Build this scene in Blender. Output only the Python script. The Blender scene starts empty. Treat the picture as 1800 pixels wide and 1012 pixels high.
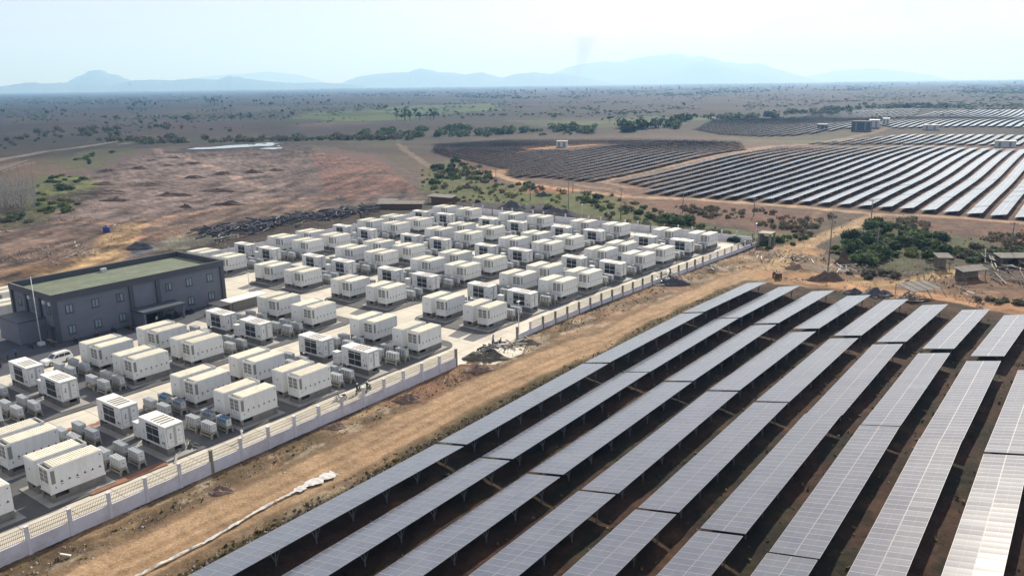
import bpy, math, random
import numpy as np
from mathutils import Matrix, Vector

S = bpy.context.scene
COL = S.collection
RND = random.Random(7)
rad = math.radians

# ------------------------------------------------------------------ camera
F, H0, HS, V1X, CAMH = 1402.0, 159.0, -0.0118, 1960.0, 45.0


def _ray(x, y):
    v = np.array([x - 900.0, -(y - 506.0), -F])
    return v / np.linalg.norm(v)


_X = _ray(V1X, H0 + HS * V1X)
_up = np.cross(_ray(1800, H0 + 1800 * HS), _ray(0, H0))
_up /= np.linalg.norm(_up)
if _up[1] < 0:
    _up = -_up
CR = np.stack([_X, np.cross(_up, _X), _up])          # world = CR @ cam
cam = bpy.data.cameras.new("camera")
cam_o = bpy.data.objects.new("camera", cam)
COL.objects.link(cam_o)
M4 = Matrix.Identity(4)
for i in range(3):
    for j in range(3):
        M4[i][j] = CR[i][j]
M4.translation = Vector((0, 0, CAMH))
cam_o.matrix_world = M4
cam.lens = F / 1800 * 36
cam.sensor_width = 36
cam.clip_start = 1.0
cam.clip_end = 250000
S.camera = cam_o


def P(x, y, z=0.0):
    """ground point that a photo pixel looks at (used only to survey the place)"""
    w = CR @ np.array([x - 900.0, -(y - 506.0), -F])
    t = (z - CAMH) / w[2]
    return (w[0] * t, w[1] * t, z)


def PD(x, y, D):
    w = CR @ np.array([x - 900.0, -(y - 506.0), -F])
    t = D / math.hypot(w[0], w[1])
    return (w[0] * t, w[1] * t, CAMH + w[2] * t)


def proj(p):
    c = CR.T @ (np.array(p, float) - np.array([0, 0, CAMH]))
    if -c[2] < 1:
        return None
    return 900 + F * c[0] / -c[2], 506 - F * c[1] / -c[2]


def seen(pts, m=25):
    q = [proj(p) for p in pts]
    q = [a for a in q if a]
    if not q:
        return False
    xs = [a[0] for a in q]
    ys = [a[1] for a in q]
    return max(xs) > -m and min(xs) < 1800 + m and max(ys) > -m and min(ys) < 1012 + m


# ------------------------------------------------------------------ sky, sun, exposure
SUN_EL, SUN_AZ = rad(33), rad(14)            # azimuth counted from +X towards +Y
world = bpy.data.worlds.new("World")
S.world = world
world.use_nodes = True
wn = world.node_tree
bg = wn.nodes["Background"]
sky = wn.nodes.new("ShaderNodeTexSky")
sky.sky_type = 'NISHITA'
sky.sun_disc = False
sky.sun_elevation = SUN_EL
sky.sun_rotation = math.pi / 2 - SUN_AZ
sky.altitude = 50
sky.air_density = 1.0
sky.dust_density = 1.6
sky.ozone_density = 1.2
veil = wn.nodes.new("ShaderNodeMix")
veil.data_type = 'RGBA'
tcw = wn.nodes.new("ShaderNodeTexCoord")
mpw = wn.nodes.new("ShaderNodeMapping")
mpw.inputs["Scale"].default_value = (1.6, 1.6, 5.0)
nzw = wn.nodes.new("ShaderNodeTexNoise")
nzw.inputs["Scale"].default_value = 2.2
nzw.inputs["Detail"].default_value = 7
nzw.inputs["Roughness"].default_value = 0.6
mrw = wn.nodes.new("ShaderNodeMapRange")
mrw.inputs["From Min"].default_value = 0.3
mrw.inputs["From Max"].default_value = 0.7
mrw.inputs["To Min"].default_value = 0.52
mrw.inputs["To Max"].default_value = 0.84
wn.links.new(tcw.outputs["Generated"], mpw.inputs["Vector"])
wn.links.new(mpw.outputs[0], nzw.inputs["Vector"])
wn.links.new(nzw.outputs["Fac"], mrw.inputs["Value"])
wn.links.new(mrw.outputs[0], veil.inputs[0])
wn.links.new(sky.outputs[0], veil.inputs[6])
veil.inputs[7].default_value = (5.55, 4.95, 4.85, 1)      # thin high haze
wn.links.new(veil.outputs[2], bg.inputs[0])
bg.inputs[1].default_value = 0.092
sl = bpy.data.lights.new("sun", 'SUN')
sl.energy = 5.0
sl.angle = rad(0.55)
sl.color = (1.0, 0.965, 0.905)
so = bpy.data.objects.new("sun", sl)
COL.objects.link(so)
_sd = Vector((math.cos(SUN_EL) * math.cos(SUN_AZ), math.cos(SUN_EL) * math.sin(SUN_AZ), math.sin(SUN_EL)))
so.rotation_euler = _sd.to_track_quat('Z', 'Y').to_euler()
so.location = (0, 0, 300)
S.view_settings.view_transform = 'Standard'
S.view_settings.look = 'None'
S.view_settings.exposure = 0.66
S.view_settings.gamma = 1.0
S.render.engine = 'CYCLES'
S.cycles.use_denoising = True
S.cycles.max_bounces = 6
S.cycles.diffuse_bounces = 3
S.cycles.glossy_bounces = 3
S.cycles.volume_bounces = 1
S.cycles.sample_clamp_indirect = 6


# ------------------------------------------------------------------ materials
def lin(c):
    c = c / 255.0
    return c / 12.92 if c <= 0.04045 else ((c + 0.055) / 1.055) ** 2.4


def L3(r, g, b, k=1.0):
    return (lin(r) * k, lin(g) * k, lin(b) * k)


def mat(name, col, rough=0.7, var=0.12, scale=2.0, metal=0.0, objvar=0.06, bump=0.0, bscale=8.0, spec=0.4, dirt=0.0, space='Object', streak=1.0):
    m = bpy.data.materials.new(name)
    m.use_nodes = True
    nt = m.node_tree
    N, Lk = nt.nodes, nt.links
    b = N["Principled BSDF"]
    b.inputs["Roughness"].default_value = rough
    b.inputs["Metallic"].default_value = metal
    b.inputs["Specular IOR Level"].default_value = spec
    tc = N.new("ShaderNodeTexCoord")
    if space == 'World':
        g = N.new("ShaderNodeNewGeometry")
        vec = g.outputs["Position"]
    else:
        vec = tc.outputs["Object"]
    nz = N.new("ShaderNodeTexNoise")
    nz.inputs["Scale"].default_value = scale
    nz.inputs["Detail"].default_value = 6
    nz.inputs["Roughness"].default_value = 0.65
    oi = N.new("ShaderNodeObjectInfo")
    add = N.new("ShaderNodeVectorMath")
    add.operation = 'ADD'
    mul = N.new("ShaderNodeVectorMath")
    mul.operation = 'SCALE'
    mul.inputs[0].default_value = (37.0, 17.0, 53.0)
    Lk.new(oi.outputs["Random"], mul.inputs["Scale"])
    Lk.new(vec, add.inputs[0])
    Lk.new(mul.outputs[0], add.inputs[1])
    Lk.new(add.outputs[0], nz.inputs["Vector"])
    mr = N.new("ShaderNodeMapRange")
    mr.inputs["From Min"].default_value = 0.3
    mr.inputs["From Max"].default_value = 0.7
    mr.inputs["To Min"].default_value = 1 - var
    mr.inputs["To Max"].default_value = 1 + var
    Lk.new(nz.outputs["Fac"], mr.inputs["Value"])
    om = N.new("ShaderNodeMapRange")
    om.inputs["To Min"].default_value = 1 - objvar
    om.inputs["To Max"].default_value = 1 + objvar
    Lk.new(oi.outputs["Random"], om.inputs["Value"])
    mm = N.new("ShaderNodeMath")
    mm.operation = 'MULTIPLY'
    Lk.new(mr.outputs[0], mm.inputs[0])
    Lk.new(om.outputs[0], mm.inputs[1])
    sc = N.new("ShaderNodeVectorMath")
    sc.operation = 'SCALE'
    sc.inputs[0].default_value = col
    Lk.new(mm.outputs[0], sc.inputs["Scale"])
    out = sc.outputs[0]
    if dirt > 0:
        n2 = N.new("ShaderNodeTexNoise")
        n2.inputs["Scale"].default_value = scale * 0.6
        n2.inputs["Detail"].default_value = 8
        n2.inputs["Roughness"].default_value = 0.75
        stm = N.new("ShaderNodeVectorMath")
        stm.operation = 'MULTIPLY'
        stm.inputs[1].default_value = (1, 1, streak)
        Lk.new(add.outputs[0], stm.inputs[0])
        Lk.new(stm.outputs[0], n2.inputs["Vector"])
        r2 = N.new("ShaderNodeMapRange")
        r2.inputs["From Min"].default_value = 0.48
        r2.inputs["From Max"].default_value = 0.72
        r2.inputs["To Max"].default_value = dirt
        Lk.new(n2.outputs["Fac"], r2.inputs["Value"])
        mx = N.new("ShaderNodeMix")
        mx.data_type = 'RGBA'
        Lk.new(r2.outputs[0], mx.inputs[0])
        Lk.new(out, mx.inputs[6])
        mx.inputs[7].default_value = (0.22, 0.16, 0.11, 1)
        out = mx.outputs[2]
    Lk.new(out, b.inputs["Base Color"])
    if bump > 0:
        n3 = N.new("ShaderNodeTexNoise")
        n3.inputs["Scale"].default_value = bscale
        n3.inputs["Detail"].default_value = 5
        Lk.new(vec, n3.inputs["Vector"])
        bp = N.new("ShaderNodeBump")
        bp.inputs["Strength"].default_value = bump
        bp.inputs["Distance"].default_value = 0.1
        Lk.new(n3.outputs["Fac"], bp.inputs["Height"])
        Lk.new(bp.outputs[0], b.inputs["Normal"])
    return m


M = {}
M['white'] = mat("white_paint", (0.63, 0.65, 0.655), 0.5, 0.05, 2.6, objvar=0.05, dirt=0.22, streak=.14)
M['roof'] = mat("cream_roof", (0.74, 0.71, 0.595), 0.6, 0.08, 1.2, objvar=0.08, dirt=0.22)
M['roofw'] = mat("pale_roof", (0.74, 0.72, 0.66), 0.55, 0.07, 1.2, objvar=0.06, dirt=0.12)
M['frame'] = mat("white_frame", (0.72, 0.73, 0.73), 0.5, 0.04, 2.0)
M['grille'] = mat("grey_grille", (0.20, 0.20, 0.185), 0.6, 0.15, 9.0)
M['louvre'] = mat("dark_louvre", (0.030, 0.034, 0.042), 0.6, 0.25, 14.0)
M['dark'] = mat("dark_trim", (0.035, 0.037, 0.043), 0.6, 0.15, 4.0)
M['sign'] = mat("sign_print", (0.03, 0.034, 0.04), 0.6, 0.1, 4.0)
M['plinth'] = mat("plinth_concrete", (0.16, 0.158, 0.15), 0.85, 0.16, 1.6, objvar=0.1, dirt=0.25)
M['stand'] = mat("stand_concrete", (0.26, 0.25, 0.215), 0.85, 0.14, 2.2, objvar=0.1, dirt=0.25)
M['cooler'] = mat("cooler_white", (0.47, 0.50, 0.52), 0.5, 0.06, 3.0, objvar=0.08)
M['cooler_core'] = mat("cooler_core", (0.02, 0.026, 0.032), 0.5, 0.1, 3.0)
M['bld'] = mat("grey_cladding", (0.140, 0.152, 0.195), 0.7, 0.10, 0.5, dirt=0.06)
M['bldtrim'] = mat("dark_cladding", (0.062, 0.070, 0.090), 0.6, 0.1, 0.6)
M['bldroof'] = mat("green_roof", (0.115, 0.145, 0.100), 0.8, 0.22, 0.35, dirt=0.30)
M['pane'] = mat("window_pane", (0.20, 0.27, 0.30), 0.12, 0.15, 2.0, spec=0.6)
M['wallwhite'] = mat("lilac_white_wall", (0.60, 0.60, 0.665), 0.75, 0.10, 0.5, dirt=0.42)
M['pier'] = mat("raw_pier", (0.21, 0.21, 0.17), 0.85, 0.15, 1.0)
M['rail'] = mat("olive_rail", (0.15, 0.155, 0.11), 0.6, 0.1, 3.0)
M['steel'] = mat("galvanised_steel", (0.36, 0.38, 0.40), 0.45, 0.1, 3.0, metal=0.5)
M['steeld'] = mat("dull_steel", (0.16, 0.17, 0.18), 0.5, 0.1, 3.0, metal=0.3)
M['pole'] = mat("pole_concrete", (0.20, 0.19, 0.175), 0.8, 0.1, 1.0)
M['polew'] = mat("pale_pole", (0.60, 0.61, 0.62), 0.5, 0.06, 1.0)
M['rubber'] = mat("black_rubber", (0.022, 0.022, 0.024), 0.7, 0.1, 4.0)
M['carglass'] = mat("car_glass", (0.018, 0.022, 0.026), 0.08, 0.1, 1.0, spec=0.7)
M['carwhite'] = mat("car_white", (0.74, 0.75, 0.76), 0.25, 0.03, 1.0, spec=0.6)
M['cardark'] = mat("car_dark", (0.03, 0.035, 0.045), 0.25, 0.06, 1.0, spec=0.6)
M['red'] = mat("red_lacquer", (0.12, 0.03, 0.025), 0.35, 0.1, 3.0)
M['blue'] = mat("blue_plastic", (0.028, 0.045, 0.20), 0.45, 0.15, 1.0)
M['tarp'] = mat("blue_tarp", (0.045, 0.115, 0.20), 0.55, 0.25, 2.5, bump=0.6, bscale=4)
M['tarpg'] = mat("slate_tarp", (0.085, 0.115, 0.17), 0.6, 0.25, 2.5, bump=0.6, bscale=4)
M['skin'] = mat("skin", (0.25, 0.13, 0.08), 0.6, 0.05, 5)
M['cloth_b'] = mat("blue_cloth", (0.06, 0.17, 0.30), 0.85, 0.1, 8)
M['cloth_g'] = mat("dark_green_cloth", (0.025, 0.06, 0.05), 0.85, 0.1, 8)
M['cloth_d'] = mat("dark_cloth", (0.025, 0.028, 0.035), 0.85, 0.1, 8)
M['cloth_w'] = mat("pale_cloth", (0.55, 0.55, 0.52), 0.85, 0.1, 8)
M['hair'] = mat("hair", (0.012, 0.010, 0.009), 0.6, 0.1, 8)
M['tin'] = mat("tin_sheet", (0.20, 0.195, 0.18), 0.9, 0.25, 0.8, dirt=0.4, spec=.05)
M['rust'] = mat("rusty_iron", (0.11, 0.06, 0.038), 0.8, 0.3, 3.0)
M['wood'] = mat("weathered_plank", (0.22, 0.19, 0.155), 0.9, 0.25, 2.0, spec=.05)
M['woodw'] = mat("pale_plank", (0.36, 0.35, 0.32), 0.9, 0.25, 2.0, spec=.05)
M['earth'] = mat("heap_earth", (0.105, 0.075, 0.06), 0.95, 0.35, 0.7, bump=1.0, bscale=2.5)
M['earthr'] = mat("heap_red_earth", (0.20, 0.14, 0.11), 0.95, 0.35, 0.9, bump=1.0, bscale=3)
M['gravel'] = mat("heap_gravel", (0.075, 0.077, 0.088), 0.95, 0.3, 1.5, bump=1.0, bscale=4)
M['weedheap'] = mat("heap_olive", (0.115, 0.108, 0.085), 0.95, 0.45, 1.2, bump=1.0, bscale=4)
M['trunk'] = mat("bark", (0.075, 0.06, 0.048), 0.9, 0.25, 3.0)
M['plastic'] = mat("white_sheet", (0.50, 0.50, 0.49), 0.8, 0.12, 1.2, bump=0.8, bscale=3)
M['inv'] = mat("inverter_white", (0.50, 0.53, 0.56), 0.5, 0.06, 1.0)
M['bluewall'] = mat("blue_grey_cladding", (0.05, 0.085, 0.13), 0.6, 0.1, 0.5)


def leafmat(name, col, var=0.45):
    m = mat(name, col, 0.75, var, 0.9, objvar=0.28, spec=0.2)
    N, Lk = m.node_tree.nodes, m.node_tree.links
    b = N["Principled BSDF"]
    src = b.inputs["Base Color"].links[0].from_socket
    tr = N.new("ShaderNodeBsdfTranslucent")
    Lk.new(src, tr.inputs["Color"])
    mx = N.new("ShaderNodeMixShader")
    mx.inputs[0].default_value = 0.42
    Lk.new(b.outputs[0], mx.inputs[1])
    Lk.new(tr.outputs[0], mx.inputs[2])
    Lk.new(mx.outputs[0], N["Material Output"].inputs["Surface"])
    return m


M['leaf'] = leafmat("leaf_green", (0.065, 0.105, 0.036))
M['leafd'] = leafmat("leaf_dark", (0.042, 0.072, 0.028))
M['leafy'] = leafmat("leaf_yellow_green", (0.115, 0.135, 0.038))
M['leafb'] = leafmat("leaf_dry", (0.10, 0.082, 0.055))
M['leafg'] = leafmat("leaf_grey", (0.095, 0.10, 0.065))
M['straw'] = leafmat("straw", (0.24, 0.19, 0.10))


def panel_mat(name):
    m = bpy.data.materials.new(name)
    m.use_nodes = True
    nt = m.node_tree
    N, Lk = nt.nodes, nt.links
    b = N["Principled BSDF"]
    uv = N.new("ShaderNodeUVMap")
    sep = N.new("ShaderNodeSeparateXYZ")
    Lk.new(uv.outputs[0], sep.inputs[0])

    def math_(op, a, bb=None, c=None):
        n = N.new("ShaderNodeMath")
        n.operation = op
        for k, v in enumerate((a, bb, c)):
            if v is None:
                continue
            if isinstance(v, (int, float)):
                n.inputs[k].default_value = v
            else:
                Lk.new(v, n.inputs[k])
        return n.outputs[0]
    fu = math_('FRACT', sep.outputs[0])
    fv = math_('FRACT', sep.outputs[1])
    du = math_('ABSOLUTE', math_('SUBTRACT', fu, 0.5))
    dv = math_('ABSOLUTE', math_('SUBTRACT', fv, 0.5))
    edge = math_('MAXIMUM', math_('GREATER_THAN', du, 0.472), math_('GREATER_THAN', dv, 0.484))
    mid = math_('MULTIPLY', math_('LESS_THAN', dv, 0.006), 0.5)
    cu = math_('ABSOLUTE', math_('SUBTRACT', math_('FRACT', math_('MULTIPLY', fu, 6.0)), 0.5))
    cell = math_('MULTIPLY', math_('GREATER_THAN', cu, 0.46), 0.12)
    fac = math_('MAXIMUM', edge, math_('MAXIMUM', mid, cell))
    # module to module tint
    wn_ = N.new("ShaderNodeTexWhiteNoise")
    wn_.noise_dimensions = '3D'
    fl = N.new("ShaderNodeVectorMath")
    fl.operation = 'FLOOR'
    Lk.new(uv.outputs[0], fl.inputs[0])
    oi = N.new("ShaderNodeObjectInfo")
    ad = N.new("ShaderNodeVectorMath")
    ad.operation = 'ADD'
    Lk.new(fl.outputs[0], ad.inputs[0])
    Lk.new(oi.outputs["Random"], ad.inputs[1])
    Lk.new(ad.outputs[0], wn_.inputs["Vector"])
    c1 = N.new("ShaderNodeMix")
    c1.data_type = 'RGBA'
    c1.inputs[6].default_value = (0.018, 0.029, 0.062, 1)
    c1.inputs[7].default_value = (0.034, 0.049, 0.088, 1)
    Lk.new(wn_.outputs["Value"], c1.inputs[0])
    # dust film
    geo = N.new("ShaderNodeNewGeometry")
    nz = N.new("ShaderNodeTexNoise")
    nz.inputs["Scale"].default_value = 0.35
    nz.inputs["Detail"].default_value = 8
    nz.inputs["Roughness"].default_value = 0.7
    Lk.new(geo.outputs["Position"], nz.inputs["Vector"])
    dr = N.new("ShaderNodeMapRange")
    dr.inputs["From Min"].default_value = 0.3
    dr.inputs["From Max"].default_value = 0.75
    dr.inputs["To Min"].default_value = 0.10
    dr.inputs["To Max"].default_value = 0.26
    Lk.new(nz.outputs["Fac"], dr.inputs["Value"])
    c2 = N.new("ShaderNodeMix")
    c2.data_type = 'RGBA'
    Lk.new(dr.outputs[0], c2.inputs[0])
    Lk.new(c1.outputs[2], c2.inputs[6])
    c2.inputs[7].default_value = (0.34, 0.33, 0.32, 1)
    c3 = N.new("ShaderNodeMix")
    c3.data_type = 'RGBA'
    Lk.new(fac, c3.inputs[0])
    Lk.new(c2.outputs[2], c3.inputs[6])
    c3.inputs[7].default_value = (0.25, 0.26, 0.29, 1)
    Lk.new(c3.outputs[2], b.inputs["Base Color"])
    rr = N.new("ShaderNodeMapRange")
    rr.inputs["To Min"].default_value = 0.125
    rr.inputs["To Max"].default_value = 0.14
    Lk.new(wn_.outputs["Value"], rr.inputs["Value"])
    rf = math_('MAXIMUM', rr.outputs[0], math_('MULTIPLY', edge, 0.4))
    Lk.new(rf, b.inputs["Roughness"])
    Lk.new(math_('SUBTRACT', 0.5, math_('MULTIPLY', edge, 0.42)), b.inputs["Specular IOR Level"])
    b.inputs["IOR"].default_value = 1.6
    b.inputs["Sheen Weight"].default_value = 0.10
    b.inputs["Sheen Roughness"].default_value = 0.45
    # the glass sags a few millimetres between its frames
    sag = math_('ADD', math_('MULTIPLY', du, du), math_('MULTIPLY', math_('MULTIPLY', dv, dv), 1.5))
    bp = N.new("ShaderNodeBump")
    bp.inputs["Strength"].default_value = 1.0
    bp.inputs["Distance"].default_value = 0.012
    Lk.new(sag, bp.inputs["Height"])
    Lk.new(bp.outputs[0], b.inputs["Normal"])
    return m


M['panel'] = panel_mat("solar_glass")
M['backsheet'] = mat("module_backsheet", (0.035, 0.035, 0.04), 0.7, 0.06, 1.0)


# ------------------------------------------------------------------ mesh helpers
class MB:
    def __init__(s):
        s.v, s.f, s.m, s.uv = [], [], [], {}

    def face(s, pts, m=0, uv=None):
        n = len(s.v)
        s.v.extend([tuple(p) for p in pts])
        if uv is not None:
            s.uv[len(s.f)] = uv
        s.f.append(tuple(range(n, n + len(pts))))
        s.m.append(m)

    def box(s, x0, y0, z0, x1, y1, z1, m=0, skip=''):
        n = len(s.v)
        s.v.extend([(x0, y0, z0), (x1, y0, z0), (x1, y1, z0), (x0, y1, z0), (x0, y0, z1), (x1, y0, z1), (x1, y1, z1), (x0, y1, z1)])
        for k, q in (('b', (0, 3, 2, 1)), ('t', (4, 5, 6, 7)), ('y', (0, 1, 5, 4)), ('X', (1, 2, 6, 5)), ('Y', (2, 3, 7, 6)), ('x', (3, 0, 4, 7))):
            if k in skip:
                continue
            s.f.append(tuple(n + i for i in q))
            s.m.append(m)

    def bar(s, a, b, w, h=None, m=0):
        a, b = Vector(a), Vector(b)
        h = h or w
        d = (b - a).normalized()
        up = Vector((0, 0, 1)) if abs(d.z) < 0.95 else Vector((1, 0, 0))
        r = d.cross(up).normalized() * w / 2
        u = r.cross(d).normalized() * h / 2
        n = len(s.v)
        for p in (a, b):
            for k in ((-1, -1), (1, -1), (1, 1), (-1, 1)):
                s.v.append(tuple(p + r * k[0] + u * k[1]))
        for q in ((0, 1, 2, 3), (7, 6, 5, 4), (0, 4, 5, 1), (1, 5, 6, 2), (2, 6, 7, 3), (3, 7, 4, 0)):
            s.f.append(tuple(n + i for i in q))
            s.m.append(m)

    def tube(s, a, b, r0, r1=None, n=8, m=0, cap=True):
        a, b = Vector(a), Vector(b)
        r1 = r0 if r1 is None else r1
        d = (b - a).normalized()
        up = Vector((0, 0, 1)) if abs(d.z) < 0.95 else Vector((1, 0, 0))
        x = d.cross(up).normalized()
        y = x.cross(d).normalized()
        k = len(s.v)
        for p, r in ((a, r0), (b, r1)):
            for i in range(n):
                t = 2 * math.pi * i / n
                s.v.append(tuple(p + x * math.cos(t) * r + y * math.sin(t) * r))
        for i in range(n):
            j = (i + 1) % n
            s.f.append((k + j, k + i, k + n + i, k + n + j))
            s.m.append(m)
        if cap:
            s.f.append(tuple(k + n + i for i in range(n))[::-1])
            s.m.append(m)
            s.f.append(tuple(k + i for i in range(n)))
            s.m.append(m)

    def prism(s, prof, y0, y1, m=0):
        """profile in (x,z) swept along y"""
        n = len(prof)
        k = len(s.v)
        s.v.extend([(x, y0, z) for x, z in prof])
        s.v.extend([(x, y1, z) for x, z in prof])
        for i in range(n):
            j = (i + 1) % n
            s.f.append((k + i, k + j, k + n + j, k + n + i))
            s.m.append(m)
        s.f.append(tuple(k + i for i in range(n))[::-1])
        s.m.append(m)
        s.f.append(tuple(k + n + i for i in range(n)))
        s.m.append(m)

    def mesh(s, name, mats, smooth=False):
        me = bpy.data.meshes.new(name)
        me.from_pydata(s.v, [], s.f)
        for k in mats:
            me.materials.append(M[k] if isinstance(k, str) else k)
        if len(mats) > 1:
            me.polygons.foreach_set("material_index", s.m)
        if s.uv:
            ul = me.uv_layers.new(name="UVMap")
            for fi, uvs in s.uv.items():
                p = me.polygons[fi]
                for li, c in zip(p.loop_indices, uvs):
                    ul.data[li].uv = c
        if smooth:
            me.polygons.foreach_set("use_smooth", [True] * len(me.polygons))
        me.update()
        return me


def obj(name, me, parent=None, loc=(0, 0, 0), yaw=0.0):
    o = bpy.data.objects.new(name, me)
    COL.objects.link(o)
    o.location = loc
    if yaw:
        o.rotation_euler = (0, 0, yaw)
    if parent:
        o.parent = parent
    return o


def tag(o, label=None, cat=None, group=None, kind=None):
    if label:
        o["label"] = label
    if cat:
        o["category"] = cat
    if group:
        o["group"] = group
    if kind:
        o["kind"] = kind
    return o


def spawn(parts, name, loc, yaw, label, cat, group=None):
    """a thing: an Empty with one child per (part name, mesh[, offset, yaw[, sub-parts]])"""
    r = obj(name, None, None, loc, yaw)
    r.empty_display_size = 0.5
    tag(r, label, cat, group)
    for pt in parts:
        c = obj(pt[0], pt[1], r, pt[2] if len(pt) > 2 else (0, 0, 0), pt[3] if len(pt) > 3 else 0.0)
        for sp in (pt[4] if len(pt) > 4 else ()):
            obj(sp[0], sp[1], c, sp[2] if len(sp) > 2 else (0, 0, 0))
    return r


def structure(name, me, **k):
    return tag(obj(name, me, **k), kind='structure')


ORD = ['zeroth', 'first', 'second', 'third', 'fourth', 'fifth', 'sixth', 'seventh', 'eighth', 'ninth', 'tenth', 'eleventh', 'twelfth',
       'thirteenth', 'fourteenth', 'fifteenth', 'sixteenth', 'seventeenth', 'eighteenth', 'nineteenth', 'twentieth']
for _t, _n in (('twenty', 'twentieth'), ('thirty', 'thirtieth'), ('forty', 'fortieth'), ('fifty', 'fiftieth'), ('sixty', 'sixtieth')):
    if _t != 'twenty':
        ORD.append(_n)
    for _k in range(1, 10):
        ORD.append(_t + '-' + ORD[_k])


# the yard's long axis swings slightly towards its far end
def bend(x, y):
    if x < 115:
        b = 0.0
    elif x < 147:
        b = (x - 115) ** 2 / 64 * 0.064
    else:
        b = 1.024 + 0.064 * (min(x, 230) - 147)
    return b * min(1.0, max(0.4, 1 - (y - 90) * 0.006))


def warp(x, y):
    return x, y - bend(x, y)


def wyaw(x, y):
    return -math.atan((bend(x + 1, y) - bend(x - 1, y)) / 2)


# ------------------------------------------------------------------ noise for terrain
_rs = np.random.RandomState(11)
_PT = _rs.rand(256, 256)


def vnoise(x, y):
    xi = np.floor(x).astype(np.int64)
    yi = np.floor(y).astype(np.int64)
    fx = x - xi
    fy = y - yi
    fx = fx * fx * (3 - 2 * fx)
    fy = fy * fy * (3 - 2 * fy)
    g = lambda a, b: _PT[a & 255, b & 255]
    return (g(xi, yi) * (1 - fx) + g(xi + 1, yi) * fx) * (1 - fy) + (g(xi, yi + 1) * (1 - fx) + g(xi + 1, yi + 1) * fx) * fy


def fbm(x, y, o=4, lac=2.03, gain=0.5):
    a, s, t = 1.0, 0.0, 0.0
    for k in range(o):
        s = s + a * vnoise(x + 17.3 * k, y + 31.7 * k)
        t += a
        a *= gain
        x = x * lac
        y = y * lac
    return s / t


def smooth(a, b, x):
    t = np.clip((x - a) / (b - a), 0, 1)
    return t * t * (3 - 2 * t)


def hfar(x, y):
    """gentle swell of the far fields"""
    x = np.asarray(x, float)
    y = np.asarray(y, float)
    return smooth(340, 480, x) * (1.5 * np.sin(x / 71.0 + y / 160.0) + 1.0 * np.sin(y / 47.0 - x / 130.0))


def inpoly(px, py, poly):
    n = len(poly)
    r = np.zeros(px.shape, bool)
    j = n - 1
    for i in range(n):
        xi, yi = poly[i][0], poly[i][1]
        xj, yj = poly[j][0], poly[j][1]
        c = ((yi > py) != (yj > py)) & (px < (xj - xi) * (py - yi) / ((yj - yi) + 1e-12) + xi)
        r ^= c
        j = i
    return r


def dline(px, py, pts):
    d = np.full(px.shape, 1e9)
    for a, b in zip(pts[:-1], pts[1:]):
        vx, vy = b[0] - a[0], b[1] - a[1]
        l2 = vx * vx + vy * vy + 1e-9
        t = np.clip(((px - a[0]) * vx + (py - a[1]) * vy) / l2, 0, 1)
        d = np.minimum(d, np.hypot(px - a[0] - t * vx, py - a[1] - t * vy))
    return d


# ------------------------------------------------------------------ ground
YARD = [(-20, 81.5)] + [warp(x, 81.3) for x in (20, 90, 115, 130, 147, 180, 222)] + [(222.5, 200), (115, 191), (60, 193), (-20, 193)]


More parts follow.
